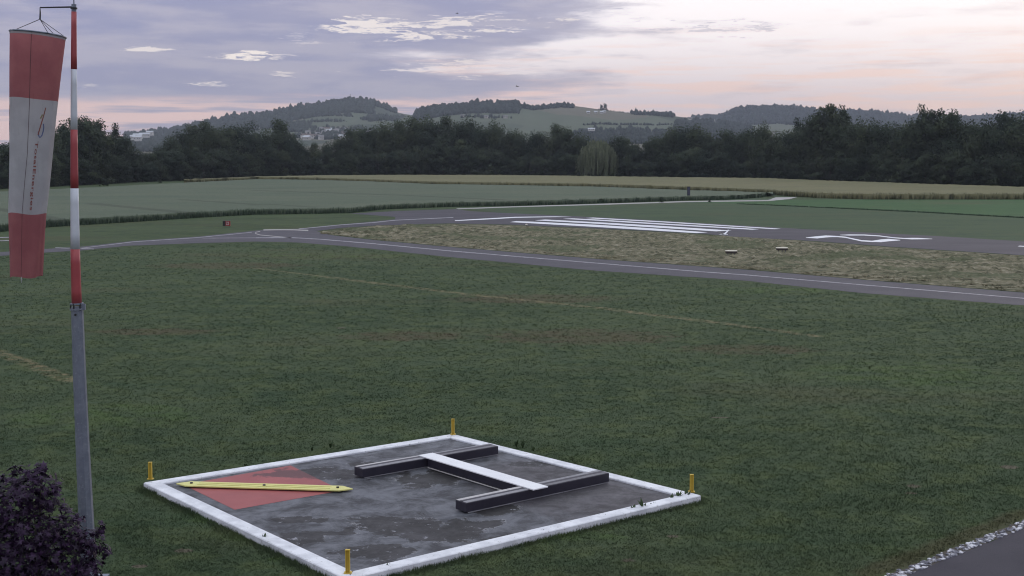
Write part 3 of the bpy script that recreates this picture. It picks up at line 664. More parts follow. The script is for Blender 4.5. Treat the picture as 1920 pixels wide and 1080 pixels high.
# grass and weeds growing against the kerbs
WEED = pmat('dark weed leaves', (.040, .068, .030), (.060, .095, .036), 6, .8, coords='World', spec=.3)
fr = []
for i in range(4):
    A, B_ = OUT[i], OUT[(i + 1) % 4]; nrm = ((A + B_) / 2 - cen).normalized()
    for _ in range(1500):
        t = R.random(); q = A.lerp(B_, t) + nrm * abs(R.gauss(.03, .10)); fr.append((q.x, q.y, 0, .05 + .11 * max(0, mnoise.noise(Vector((t * 9, i * 5, 0))) + .25)))
fr = np.array(fr)
tag(tufts('kerb_grass', fr[:, :3], fr[:, 3], np.full(len(fr), .016), .5, 3, GRASS, 41), 'longer grass growing along the outside of the white kerbs', 'grass', kind='stuff')
def weed(base, h, n, seed):
    r = random.Random(seed); V_, T_ = [], []
    for _ in range(n):
        a = r.uniform(0, 6.28); hh = h * r.uniform(.35, 1.0); o_ = r.uniform(.1, .55) * hh; w = r.uniform(.018, .038)
        d_ = Vector((math.cos(a), math.sin(a), 0)); s_ = Vector((-d_.y, d_.x, 0)); k = len(V_)
        p0 = d_ * .01; p1 = d_ * o_ * .5 + Vector((0, 0, hh * .6)); p2 = d_ * o_ + Vector((0, 0, hh * r.uniform(.75, 1)))
        V_ += [p0 - s_ * w * .3, p0 + s_ * w * .3, p1 - s_ * w, p1 + s_ * w, p2]; T_ += [(k, k + 1, k + 3), (k, k + 3, k + 2), (k + 2, k + 3, k + 4)]
    o = fast('leaves', np.array([tuple(q) for q in V_]), T_, WEED); return o
wspots = [(1288, 938, .30), (1272, 941, .34), (1258, 944, .26), (1222, 955, .20), (1205, 960, .36), (1188, 963, .28), (1178, 967, .18), (1130, 978, .22), (1120, 980, .16), (1018, 1006, .22), (982, 1016, .16), (940, 1024, .12), (980, 840, .34), (968, 838, .26), (1000, 846, .18), (495, 1018, .26), (310, 928, .16), (726, 1072, .22), (740, 1076, .16), (460, 826 + 50, .14), (620, 840, .2), (585, 845, .16)]
for i, (x, y, h) in enumerate(wspots):
    base = G(x, y); r = empty('weed', base)
    o = weed(base, h, 16, i); o.parent = r
    tag(r, 'dark leafy weed sprouting along the foot of the white kerb', 'weed', 'weeds along the kerbs')

# ------------------------------------------------------------------ gravel edging by the footpath
STONE = pmat('pale gravel', (.62, .62, .67), (.13, .13, .16), 7, .8, coords='World', lo=.40, hi=.56)
ico = bmesh.new(); bmesh.ops.create_icosphere(ico, subdivisions=2, radius=1); iv = np.array([tuple(v.co) for v in ico.verts]); it = np.array([[v.index for v in f.verts] for f in ico.faces]); ico.free()
g = np.random.default_rng(8); SV, ST = [], []
A0, A1, B0, B1 = G(1695, 1082), G(1990, 962.5), G(1622, 1092), G(1985, 946)
dir_ = (A1 - A0)
for i in range(850):
    t = g.uniform(-.9, 1.15); a = A0.lerp(A1, t); b_ = B0.lerp(B1, t); s = g.beta(1.2, 1.6) * .85
    p = a.lerp(b_, s); sz = g.uniform(.012, .046)
    q = iv * (1 + g.normal(0, .16, iv.shape)) * np.array([sz * g.uniform(.8, 1.5), sz * g.uniform(.8, 1.5), sz * .6])
    an = g.uniform(0, 6.28); q = np.c_[q[:, 0] * math.cos(an) - q[:, 1] * math.sin(an), q[:, 0] * math.sin(an) + q[:, 1] * math.cos(an), q[:, 2]] + np.array([p.x, p.y, .014])
    SV.append(q); ST.append(it + len(iv) * i)
tag(fast('gravel', np.concatenate(SV), np.concatenate(ST), STONE), 'band of pale gravel stones between lawn and dark footpath', 'gravel', kind='stuff')
SOIL = pmat('dark soil', (.050, .042, .036), (.075, .064, .052), 4, .95, coords='World', bump=.6)
tag(sheet('soil_strip', [A0.lerp(A1, -.9), A0.lerp(A1, 1.2), A0.lerp(A1, 1.2).lerp(B0.lerp(B1, 1.2), .8), A0.lerp(A1, -.9).lerp(B0.lerp(B1, -.9), .8)], .006, SOIL, .03, .3), kind='structure')

# ------------------------------------------------------------------ small airfield things
SIGNRED = pmat('sign red', (.30, .035, .035), None, 6, .5); SIGNBLACK = pmat('sign black', (.018, .018, .018), None, 6, .5); SIGNWHITE = pmat('sign white', (.55, .45, .45), None, 6, .5); SIGNGREY = pmat('sign grey', (.14, .13, .11), None, 6, .6)
b0 = G(425, 425.5); r = empty('taxiway_sign', b0); tag(r, 'small red and black taxiway sign standing in the grass before the crop field', 'sign')
s = b0.y / F; w, h = 14.5 * s, 9.2 * s
rz = Matrix.Rotation(math.radians(-12), 3, 'Z')
def sp(x, y, z): return b0 + rz @ Vector((x, y, z))
MB().box(sp(-w / 2 + w * .19, 0, .12 + h / 2), (w * .38, .18, h), rz).build('black_panel', SIGNBLACK, r, bevel=.01)
rp = MB().box(sp(w / 2 - w * .31, 0, .12 + h / 2), (w * .615, .18, h), rz).build('red_panel', SIGNRED, r, bevel=.01)
MB().box(sp(0, 0, .12 + h + .02), (w * 1.02, .2, .03), rz).build('top_trim', SIGNGREY, r)
for x in (-w * .36, w * .36): MB().tube([sp(x, 0, 0), sp(x, 0, .13)], .03, 8).build('leg', SIGNGREY, r)
def text_mesh(body, size):
    cu = bpy.data.curves.new('text', 'FONT'); cu.body = body; cu.size = size; cu.align_x = 'CENTER'; cu.align_y = 'CENTER'; cu.extrude = .004; cu.offset = .01
    to = bpy.data.objects.new('text', cu); COL.objects.link(to); bpy.context.view_layer.update()
    me = bpy.data.meshes.new_from_object(to.evaluated_get(bpy.context.evaluated_depsgraph_get())); bpy.data.objects.remove(to)
    return [v.co.copy() for v in me.vertices], [tuple(p.vertices) for p in me.polygons]
tv2, tf2 = text_mesh('22', .50)
MB().add([sp(w * .17 + q.x * .75, -.10 - q.z, .12 + h / 2 + q.y) for q in tv2], tf2).build('numerals', SIGNWHITE, rp)

NAVY = pmat('dark blue panel', (.028, .030, .055), (.040, .042, .070), 3, .5); POSTG = pmat('grey post', (.16, .16, .17), None, 5, .6)
b0 = G(1291, 374); r = empty('notice_board', b0); tag(r, 'upright dark blue notice board on two posts beside the pale track', 'notice board')
s = b0.y / F; rz = Matrix.Rotation(math.radians(28), 3, 'Z')
MB().box(b0 + Vector((0, 0, 15.5 * s)), (6.4 * s, .10, 16 * s), rz).build('panel', NAVY, r, bevel=.02)
MB().box(b0 + Vector((0, 0, 23.8 * s)), (7.0 * s, .14, .6 * s), rz).build('cap', SIGNBLACK, r)
MB().box(b0 + rz @ Vector((0, -.07, 16 * s)), (2.2 * s, .02, 12 * s), rz).build('poster', pmat('blue grey poster', (.075, .075, .12), (.055, .055, .10), 2, .5), r)
for x in (-2.4, 2.4): MB().tube([b0 + rz @ Vector((x * s, .06, 0)), b0 + rz @ Vector((x * s, .06, 9 * s))], .05, 8).build('post', POSTG, r)

# white topped ground markers
MTOP = pmat('white marker top', (.74, .70, .60), (.64, .60, .50), 4, .5); MSKIRT = pmat('dark marker skirt', (.045, .035, .035), (.06, .05, .045), 4, .7)
def marker(px, py, ang, lab):
    b0 = G(px, py + 5.5); s = b0.y / F; r = empty('ground_marker', b0); tag(r, lab, 'marker', 'white topped markers in the hay strip')
    rz = Matrix.Rotation(math.radians(ang), 3, 'Z'); L2, W2 = 11.5 * s, 4.6 * s
    def ring(f, z): return [b0 + rz @ Vector((L2 * f * math.copysign(abs(math.cos(a)) ** .45, math.cos(a)), W2 * f * math.copysign(abs(math.sin(a)) ** .45, math.sin(a)), z)) for a in [2 * math.pi * (i + .5) / 20 for i in range(20)]]
    def loft(rs, cap):
        k = MB(); k.add([q for rr in rs for q in rr], [(i * 20 + j, i * 20 + (j + 1) % 20, (i + 1) * 20 + (j + 1) % 20, (i + 1) * 20 + j) for i in range(len(rs) - 1) for j in range(20)] + ([tuple((len(rs) - 1) * 20 + j for j in range(20))] if cap else [])); return k
    z0 = .30
    loft([ring(.90, z0), ring(.97, z0 + .14), ring(1.0, z0 + .17)], False).build('skirt', MSKIRT, r, smooth=True)
    loft([ring(1.0, z0 + .171), ring(1.0, z0 + .21), ring(.90, z0 + .245), ring(.55, z0 + .26)], True).build('top', MTOP, r)
    for x in (-.55, .05, .55): MB().tube([b0 + rz @ Vector((L2 * x, 0, 0)), b0 + rz @ Vector((L2 * x, 0, z0 + .03))], .035, 8).build('leg', POSTG, r)
marker(1371, 476.5, -4, 'low white topped oval marker on a green patch, lying closer to the taxiway line')
marker(1466, 470.5, -5, 'low white topped oval marker on a green patch, lying closer to the runway numerals')
b0 = G(987, 424); r = empty('edge_light', b0); tag(r, 'tiny white runway edge light at the first threshold stripe', 'light'); s = b0.y / F
MB().tube([b0, b0 + Vector((0, 0, 2.2 * s))], .05, 8).build('stem', POSTG, r); MB().tube([b0 + Vector((0, 0, 2.2 * s)), b0 + Vector((0, 0, 4.2 * s))], [.13, .08], 10).build('lens', MTOP, r)

# birds
def bird(name, c, span, head, up1, up2, lab, m_, mt_):
    f = Vector((math.cos(head), math.sin(head), 0)); l = Vector((-f.y, f.x, 0)); z = Vector((0, 0, 1))
    bm = bmesh.new(); n = 12
    prof_ = [(-.46, .012, .0), (-.36, .035, .0), (-.22, .055, 0), (-.05, .075, 0), (.10, .075, .005), (.20, .055, .015), (.26, .040, .02), (.31, .044, .028), (.36, .036, .028), (.40, .014, .022), (.46, .005, .018)]
    rings = []
    for (x, r_, dz) in prof_:
        rings.append([bm.verts.new(c + (f * x + l * math.cos(2 * math.pi * k / n) * r_ + z * (dz + math.sin(2 * math.pi * k / n) * r_)) * span) for k in range(n)])
    for a, b_ in zip(rings, rings[1:]):
        for k in range(n): bm.faces.new((a[k], a[(k + 1) % n], b_[(k + 1) % n], b_[k]))
    bm.faces.new(rings[0]); bm.faces.new(rings[-1][::-1])
    for sgn, up in ((1, up1), (-1, up2)):
        st = [(.05, .13, -.10, 0), (.20, .14, -.06, .35), (.36, .10, -.07, .72), (.50, .0, -.10, .9), (.62, -.10, -.13, 1.0)]
        prev = None
        for (d, x1, x0, u_) in st:
            zz = up * (.36 * u_ + .04); th = .012 * (1 - d)
            row = [bm.verts.new(c + (l * sgn * d + f * x + z * (zz + t)) * span) for x, t in ((x1, 0), ((x1 + x0) / 2, th), (x0, 0), ((x1 + x0) / 2, -th))]
            if prev:
                for k in range(4): bm.faces.new((prev[k], prev[(k + 1) % 4], row[(k + 1) % 4], row[k]))
            prev = row
        bm.faces.new(prev)
    tl = [bm.verts.new(c + (f * x + l * y + z * t) * span) for x, y, t in ((-.36, .03, .01), (-.58, .09, 0), (-.58, -.09, 0), (-.36, -.03, .01), (-.36, 0, -.015))]
    bm.faces.new(tl[:4]); bm.faces.new((tl[0], tl[4], tl[1])); bm.faces.new((tl[3], tl[2], tl[4])); bm.faces.new((tl[1], tl[4], tl[2]))
    bmesh.ops.recalc_face_normals(bm, faces=bm.faces[:])
    me = bpy.data.meshes.new(name)
    for q in bm.verts: q.co -= c
    bm.to_mesh(me); bm.free(); o = link(name, me, m_); o.location = c
    return tag(o, lab, 'bird')
m, nt, b = new_mat('white gull plumage')
tc = nd(nt, 'ShaderNodeTexCoord').outputs['Object']; ln = VM(nt, 'LENGTH', tc, None, 'v')
put(nt, b.inputs['Base Color'], MIX(nt, SS(nt, ln, .52, .60), MIX(nt, NOISE(nt, tc, 8, 3), (.80, .80, .84), (.70, .71, .76)), (.06, .06, .07))); b.inputs['Roughness'].default_value = .8
GULL = m; DARKB = pmat('dark plumage', (.03, .03, .035), None, 3, .9)
bird('gull', D(1357, 440, 100), 1.15, math.radians(-62), 1.0, .55, 'white gull gliding low over the runway past the end of the stripes', GULL, None)
bird('crow', D(970, 162, 160), .55, math.radians(150), .5, .3, 'tiny dark bird in the sky above the wooded hills', DARKB, None)
bird('crow', D(857, 25, 190), .55, math.radians(20), .5, .3, 'tiny dark bird in the sky at the edge of the cloud deck', DARKB, None)

# ------------------------------------------------------------------ crop fields
def crop_mat(name, c1, c2, lines, soil=(.050, .058, .042)):
    m, nt, b = new_mat(name); g = pos(nt); p = VM(nt, 'MULTIPLY', g, (1, 1, 0))
    c = MIX(nt, SS(nt, NOISE(nt, p, .035, 5, .6), .38, .62), c1, c2)
    c = MIX(nt, SS(nt, NOISE(nt, p, 1.0, 5, .7), .42, .62, 0, .45), c, VM(nt, 'SCALE', c, .70))
    c = MIX(nt, SS(nt, NOISE(nt, p, .16, 5, .65, 0, (.35, 1.3, 1)), .50, .66, 0, .5), c, VM(nt, 'MULTIPLY', c, (.74, .80, .86)))
    if lines: c = MIX(nt, M(nt, 'MULTIPLY', mmax(nt, [seg_mask(nt, p, G(xa, ya, .72), G(xb, yb, .72), w * 3.6, .8) for xa, ya, xb, yb, w in lines]), .6), c, soil)
    put(nt, b.inputs['Base Color'], c); b.inputs['Roughness'].default_value = .9; b.inputs['Specular IOR Level'].default_value = .15
    bp = nd(nt, 'ShaderNodeBump'); bp.inputs['Strength'].default_value = .6; bp.inputs['Distance'].default_value = .12; put(nt, bp.inputs['Height'], NOISE(nt, p, 2.5, 5, .7)); put(nt, b.inputs['Normal'], bp.outputs[0])
    return m
GREENCROP = crop_mat('pale green wheat', (.092, .117, .080), (.107, .128, .087), ((175, 382, 390, 403, .30), (340, 374, 485, 384, .25), (-40, 388, 20, 395, .30), (20, 395, 132, 418, .32), (480, 357, 760, 366, .35), (500, 383, 590, 388, .2), (760, 366, 960, 376, .3), (430, 354, 640, 352, .3)))
YELLOWCROP = crop_mat('ripening barley', (.148, .144, .078), (.166, .157, .085), ())
def field(name, near, far, zt, xs, m, rows, lab, blades, hnoise=.05, zskirt=0.0):
    V_, n = [], len(xs)
    for x in xs:
        a = G(x, interp(near, x)); b_ = G(x, interp(far, x), zt)
        a2 = Vector((a.x, a.y, 0)); nud = R.gauss(0, .10)
        dirv = (b_ - a); dirv.z = 0; dirv.normalize()
        for j in range(rows):
            t = (j / (rows - 1)) ** 1.6; p = a2.lerp(Vector((b_.x, b_.y, 0)), t)
            z = zt + mnoise.fractal(Vector((p.x * .35, p.y * .35, 0)), .8, 2, 3) * hnoise + mnoise.noise(Vector((p.x * .03, p.y * .03, 7))) * .06
            if j == 0: p = p + dirv * nud
            V_.append((p.x, p.y, z))
    idx = np.arange(n * rows).reshape(n, rows); T_ = [np.stack([idx[:-1, :-1], idx[1:, :-1], idx[1:, 1:], idx[:-1, 1:]], -1).reshape(-1, 4)]
    o0 = len(V_)
    for i in range(n): q = V_[i * rows]; V_.append((q[0], q[1], 0))
    k = np.arange(n - 1); T_.append(np.stack([o0 + k, o0 + k + 1, (k + 1) * rows, k * rows], -1))
    ob = tag(fast(name, np.array(V_), np.concatenate(T_), m), lab, 'crop', kind='stuff')
    return ob
A_near = [(-420, 470), (0, 434.5), (88, 426), (150, 422), (250, 416), (375, 408), (475, 402.5), (580, 401), (655, 399.5), (720, 392.5), (840, 388), (960, 386), (1135, 381), (1285, 375.8), (1360, 374.6), (1420, 371), (1452, 366)]
A_far = [(-420, 371), (0, 359), (90, 355), (200, 350), (350, 342.3), (480, 335.8), (600, 337.2), (695, 340), (805, 345), (960, 347), (1120, 350), (1285, 356), (1380, 358.5), (1435, 361), (1452, 363.5)]
field('wheat_field', A_near, A_far, .72, list(np.arange(-420, 1452, 3.0)), GREENCROP, 60, 'pale green wheat field with tramlines beyond the taxiway', True)
B_near = [(320, 343.5), (350, 343), (480, 337.5), (600, 339), (695, 342), (805, 347), (960, 349), (1120, 352), (1285, 358), (1380, 361), (1435, 363.5), (1480, 368), (1540, 371.5), (1640, 374), (1920, 374), (2400, 374)]
B_far = [(320, 336.5), (350, 336), (480, 331), (600, 328.5), (730, 327.6), (960, 327.8), (1160, 330.5), (1440, 334), (1690, 343), (1920, 350), (2400, 362)]
field('barley_field', B_near, B_far, .95, list(np.arange(345, 2400, 3.0)), YELLOWCROP, 44, 'yellowing barley field in front of the tree belt', True, .10)
# standing stalks along the field margins
def margin(name, line, x0, x1, n, zt, m, lab, seed, depth):
    g = np.random.default_rng(seed); P = []; Hh = []
    for _ in range(n):
        x = g.uniform(x0, x1); q = G(x, interp(line, x)); P.append((q.x + g.normal(0, .15), q.y + g.uniform(-.15, depth), 0)); Hh.append(zt * (1 + .25 * mnoise.noise(Vector((q.x * .6, q.y * .6, 0)))) * g.uniform(.8, 1.08))
    ob = tufts(name, np.array(P), np.array(Hh), np.full(n, .09), .15, 2, m, seed); return tag(ob, lab, 'crop', kind='stuff')
STALKA = pmat('green wheat stalks', (.050, .078, .050), (.075, .105, .070), .7, .9, coords='World', spec=.15)
STALKB = pmat('leafy field margin', (.062, .068, .036), (.095, .096, .050), .5, .9, coords='World', spec=.15)
margin('wheat_margin', A_near, -420, 1452, 15000, .74, STALKA, 'standing wheat stalks along the near edge of the green field', 51, .5)
margin('meadow_margin', [(1300, 379.6), (1440, 385), (1700, 397), (1920, 409), (2400, 433)], 1380, 2400, 3500, .20, STALKA, 'dark unmown seam between the bright meadow and the runway grass', 54, .5)
margin('barley_margin', B_near, 1440, 2400, 6000, 1.05, STALKB, 'dark grassy margin along the near edge of the yellow field', 52, 1.2)
margin('barley_margin', B_near, 350, 1440, 5000, .98, STALKB, 'dark grassy seam between the green field and the yellow field', 53, .5)

# ------------------------------------------------------------------ trees
def leafmat(name, c1, c2, c3, st=(1, 1, 1)):
    m, nt, b = new_mat(name)
    g = pos(nt); oi = nd(nt, 'ShaderNodeObjectInfo').outputs['Random']
    c = MIX(nt, SS(nt, NOISE(nt, g, .9, 3, .6, 0, st), .35, .65), c1, c2); c = MIX(nt, SS(nt, NOISE(nt, g, .22, 3, .6, 0, st), .48, .70, 0, .8), c, c3)
    c = MIX(nt, M(nt, 'MULTIPLY', oi, .9), c, VM(nt, 'MULTIPLY', c, (.45, .55, .70)))
    put(nt, b.inputs['Base Color'], c); b.inputs['Roughness'].default_value = .8; b.inputs['Specular IOR Level'].default_value = .15
    at = nd(nt, 'ShaderNodeAttribute', attribute_name='clump_normal'); vt = nd(nt, 'ShaderNodeVectorTransform', vector_type='NORMAL', convert_from='OBJECT', convert_to='WORLD'); nt.links.new(at.outputs['Vector'], vt.inputs[0])
    put(nt, b.inputs['Normal'], VM(nt, 'NORMALIZE', VM(nt, 'ADD', VM(nt, 'NORMALIZE', vt.outputs[0]), VM(nt, 'SCALE', nd(nt, 'ShaderNodeNewGeometry').outputs['Normal'], .55))))
    return m
LEAF = leafmat('broadleaf foliage', (.044, .060, .037), (.064, .082, .046), (.098, .116, .056))
LEAFW = leafmat('willow foliage', (.090, .106, .066), (.185, .205, .126), (.15, .17, .104), (1.6, 1.6, .16))
def normal_attr(o, CN):
    a = o.data.attributes.new('clump_normal', 'FLOAT_VECTOR', 'POINT'); a.data.foreach_set('vector', np.ascontiguousarray(CN, dtype=np.float32).ravel())
def crown_arrays(seed, shape, nleaf, leaf):
    r = random.Random(seed); g = np.random.default_rng(seed)
    env = {'round': (.52, .62, .34, .42), 'tall': (.54, .56, .27, .44), 'wide': (.50, .60, .42, .42), 'loose': (.60, .60, .36, .38), 'bush': (.44, .44, .50, .44), 'column': (.53, .50, .19, .47)}[shape]
    cz, _, rxy, rz_ = env
    cl = []
    nc = {'loose': 40, 'bush': 16}.get(shape, 34)
    for i in range(nc):
        w = Vector((r.gauss(0, 1), r.gauss(0, 1), r.gauss(0, 1))).normalized(); q = r.uniform(.45, .95) if i > 5 else r.uniform(0, .4)
        k = 1.0 - .35 * max(0, w.z)
        cl.append((w.x * rxy * q * k, w.y * rxy * q * k, cz + w.z * rz_ * q, r.uniform(.11, .19) * (.62 if shape == 'loose' else 1) * (1 if shape != 'column' else .75)))
    if shape in ('round', 'tall', 'wide', 'column', 'bush'):            # leafy skirt down to the ground
        for i in range(14):
            a = r.uniform(0, 6.28); q = rxy * r.uniform(.35, .9); cl.append((math.cos(a) * q, math.sin(a) * q, r.uniform(.05, .24), r.uniform(.09, .14)))
        nc = len(cl)
    C = np.array(cl); pick = g.integers(0, nc, nleaf); W = g.normal(0, 1, (nleaf, 3)); W /= np.linalg.norm(W, axis=1)[:, None]
    rad = C[pick, 3] * g.uniform(.25, 1.2, nleaf) ** .7
    P = C[pick, :3] + W * rad[:, None] * np.array([1, 1, .8])
    ax_ = C[pick, :3] - np.array([0, 0, cz]); ax_ /= np.linalg.norm(ax_, axis=1)[:, None] + 1e-6
    CN = W + ax_ * .6; kp = P[:, 2] > (.02 if shape in ('bush', 'column', 'wide', 'round', 'tall') else .16); P, W, CN = P[kp], W[kp], CN[kp]; n = len(P)
    N_ = W + g.normal(0, .6, (n, 3)) + np.array([0, 0, .3]); N_ /= np.linalg.norm(N_, axis=1)[:, None]
    a = np.cross(N_, g.normal(0, 1, (n, 3))); a /= np.linalg.norm(a, axis=1)[:, None]; b_ = np.cross(N_, a)
    s = (leaf * g.uniform(.6, 1.35, n))[:, None]
    V_ = np.stack([P + a * s, P + b_ * s * .75 - a * s * .3, P - a * s * .9, P - b_ * s * .75 - a * s * .2], 1).reshape(-1, 3)
    return V_, np.arange(4 * n).reshape(-1, 4), cl, np.repeat(CN, 4, 0)
def tree_proto(seed, shape, nleaf=5200, leaf=.0150, mat=None):      # unit height
    V_, T_, cl, CN = crown_arrays(seed, shape, nleaf, leaf)
    r = random.Random(seed + 99); root = empty('tree', (0, 0, 0))
    normal_attr(fast('crown', V_, T_, mat or LEAF, root), CN)
    k = MB(); k.tube([(0, 0, -.01), (.004, .003, .2), (-.003, .004, .45), (.0, .0, .78)], [.022, .016, .011, .003], 8)
    for c in cl[6:6 + 9]:
        z0 = r.uniform(.18, .5); k.tube([(0, 0, z0), (c[0] * .5, c[1] * .5, (z0 + c[2]) / 2), (c[0], c[1], c[2])], [.008, .005, .002], 5)
    k.build('trunk', BARKFAR, root)
    return root
protos = {}
def get_proto(shape, i):
    if (shape, i) not in protos: protos[(shape, i)] = [tree_proto(sum(map(ord, shape)) * 13 + i * 7, shape, {'bush': 4200, 'loose': 5200, 'column': 4500}.get(shape, 8500)), False]
    return protos[(shape, i)]
BASE = [(-300, 366), (0, 354.5), (150, 347), (250, 342), (350, 338), (500, 333), (700, 330), (960, 330.5), (1160, 333), (1440, 337), (1690, 346), (1920, 352.5), (2300, 364)]
LABELS = {'round': 'dense dark round crowned tree in the belt behind the fields', 'tall': 'tall dark oval crowned tree in the belt behind the fields', 'wide': 'broad dark spreading tree in the belt behind the fields', 'loose': 'open crowned tree with sky showing through, above the belt', 'bush': 'dark rounded bush at the foot of the tree belt', 'column': 'narrow dark upright tree in the belt behind the fields'}
RT = random.Random(2024)
ZONES = [(90, 'behind the windsock'), (250, 'behind the banded mast'), (330, 'under the far white buildings'), (570, 'in the tall clump left of the village'), (640, 'in the low gap in front of the village'), (800, 'below the highest hill'), (960, 'below the long wooded hill'), (1085, 'close beside the weeping willow'), (1180, 'behind the weeping willow'), (1300, 'between the willow and the notice board'), (1480, 'beyond the notice board'), (1610, 'around the ragged topped tall tree'), (1830, 'under the sparse topped tall trees'), (9999, 'past the sparse topped tall trees')]
def zone(px): return next(z for a, z in ZONES if px < a)
def plant(px, topy, back, shape, i, name, label, group, wscale=1.0):
    bg = G(px, interp(BASE, px)); f = (bg.y + back) / bg.y; base = Vector((bg.x * f, bg.y * f, 0))
    h = D(px, topy, base.y).z
    pr = get_proto(shape, i)
    if not pr[1]: o = pr[0]; pr[1] = True
    else: o = copy_tree(pr[0])
    o.name = name; o.location = base; o.rotation_euler = (0, 0, RT.uniform(0, 6.28)); k = RT.uniform(.9, 1.12) * wscale
    o.scale = (h * k, h * k, h * 1.03)
    return tag(o, label, 'bush' if shape == 'bush' else 'tree', group)
SKY = [(-120, 262), (0, 270), (40, 268), (85, 262), (100, 238), (130, 222), (155, 216), (185, 226), (200, 246), (215, 238), (235, 244), (245, 275), (270, 278), (300, 268), (320, 252), (345, 238), (380, 229), (430, 223), (480, 224), (520, 226), (548, 233), (562, 252), (572, 268), (600, 270), (625, 262), (645, 246), (660, 233), (700, 228), (745, 224), (785, 216), (800, 217), (840, 221), (880, 224), (925, 228), (948, 238), (965, 243), (990, 240), (1015, 236), (1050, 230), (1078, 230), (1092, 250), (1110, 262), (1135, 252), (1165, 244), (1190, 252), (1215, 252), (1235, 243), (1260, 235), (1300, 234), (1345, 238), (1380, 234), (1450, 235), (1500, 228), (1520, 224), (1600, 222), (1650, 220), (1700, 218), (1720, 212), (1790, 212), (1830, 220), (1870, 213), (1920, 212), (2050, 210)]
x = -110
while x < 2040:                       # main belt
    sh = RT.choice(['round', 'tall', 'wide', 'tall', 'round'])
    t = interp(SKY, x) + RT.uniform(-1, 7)
    plant(x, t, RT.uniform(6, 16), sh, RT.randrange(3), 'belt_tree', LABELS[sh].split(' in the belt')[0] + ' ' + zone(x), 'belt trees, ' + LABELS[sh].split(' in the belt')[0] + ' ' + zone(x), .92 if sh != 'wide' else .8)
    x += RT.uniform(17, 27)
x = -100
while x < 2040:                       # second row further back, fills the gaps
    sh = RT.choice(['round', 'tall', 'wide'])
    plant(x, interp(SKY, x) + RT.uniform(10, 22), RT.uniform(18, 30), sh, RT.randrange(3), 'belt_tree', 'rear ' + LABELS[sh].split(' in the belt')[0] + ' ' + zone(x), 'rear belt trees, ' + sh + ' ' + zone(x))
    x += RT.uniform(30, 42)
x = -90
while x < 2030:                       # lower trees and bushes in front
    sh = RT.choice(['round', 'bush', 'bush', 'wide', 'column'])
    by = interp(BASE, x); frac = RT.uniform(.40, .72) if x < 960 else RT.uniform(.35, .62)
    if 1075 < x < 1175 : x += 12; continue
    plant(x, by - (by - interp(SKY, x)) * frac, RT.uniform(-1.5, 4), sh, RT.randrange(3), 'belt_bush' if sh == 'bush' else 'belt_tree', ('dark rounded bush at the trees\' foot ' if sh == 'bush' else 'lower ' + {'round': 'rounded', 'wide': 'spreading', 'column': 'narrow'}[sh] + ' dark tree in front ') + zone(x), ('bushes ' if sh == 'bush' else 'lower trees ' + sh + ' ') + zone(x), 1.2)
    x += RT.uniform(12, 20)
for px, ty, bk, ws_, pi, lab in ((150, 216, 9, 1.0, 0, 'tall loose crowned tree standing behind the banded mast'), (216, 236, 9, .8, 1, 'smaller open tree next to the tall one behind the banded mast'),
        (1549, 187, 8, .72, 0, 'tall ragged topped tree rising highest above the belt'), (1528, 204, 7, .62, 2, 'open tree on the near shoulder of the ragged topped tall tree'), (1574, 204, 10, .66, 1, 'open tree on the far shoulder of the ragged topped tall tree'), (1552, 196, 12, .8, 2, 'loose tree directly behind the ragged topped tall tree'),
        (1722, 203, 9, .75, 1, 'sparse topped tree rising above the belt with a flat ragged crown'), (1752, 197, 9, .85, 0, 'broad sparse tree rising above the belt with sky between its branches'), (1782, 198, 10, .8, 2, 'sparse tree at the end of the row rising above the belt'), (1490, 226, 9, .6, 1, 'thin open tree beside the ragged topped tall tree')):
    plant(px, ty, bk, 'loose', pi, 'tall_tree', lab, None, ws_)
# weeping willow
wb = G(1120, interp(BASE, 1120) + 1.2); hw_ = D(1120, 263, wb.y).z
wl = empty('weeping_willow', wb); tag(wl, 'weeping willow with pale hanging branches at the edge of the yellow field', 'tree')
g = np.random.default_rng(77); V_, T_ = [], []
lob = [(i * 2.39996, math.sqrt((i + .5) / 46), g.uniform(-.06, .06)) for i in range(46)]
for s in range(720):
    la, lq, lz = lob[s % 46]; cx_, cy_ = math.cos(la) * lq * .50 + g.normal(0, .030 + .05 * (s % 3 == 0)), math.sin(la) * lq * .50 + g.normal(0, .030 + .05 * (s % 3 == 0))
    a = math.atan2(cy_, cx_); rr = math.hypot(cx_, cy_) * hw_; q = min(1.1, math.hypot(cx_, cy_) / .52)
    zt_ = hw_ * (.97 - .42 * q ** 2.6 + lz + g.normal(0, .035)); ln_ = (zt_ - .02 * hw_) * g.uniform(.30, 1.0)
    bx_, by_ = math.cos(a) * rr, math.sin(a) * rr; sw = g.normal(0, .25, 2)
    nl = int(ln_ / .22)
    for i in range(nl):
        t = i / max(1, nl); px_, py_, pz_ = bx_ + sw[0] * t + g.normal(0, .16), by_ + sw[1] * t + g.normal(0, .16), zt_ - ln_ * t
        an = g.uniform(0, 6.28); w_ = g.uniform(.10, .2); l_ = g.uniform(.35, .7); k = len(V_)
        V_ += [(px_ - math.cos(an) * w_, py_ - math.sin(an) * w_, pz_), (px_ + math.cos(an) * w_, py_ + math.sin(an) * w_, pz_ + .05), (px_ + g.normal(0, .08), py_ + g.normal(0, .08), pz_ - l_)]; T_.append((k, k + 1, k + 2))
wo = fast('crown', np.array(V_), T_, LEAFW, wl); wv_ = np.array(V_); normal_attr(wo, np.c_[wv_[:, 0] / hw_ * 2, wv_[:, 1] / hw_ * 2, -.2 + 1.1 * (wv_[:, 2] / hw_) ** 2])
MB().tube([wb, wb + Vector((.2, 0, hw_ * .35)), wb + Vector((-.1, .1, hw_ * .8))], [.45, .35, .1], 10).build('trunk', BARKFAR, wl)
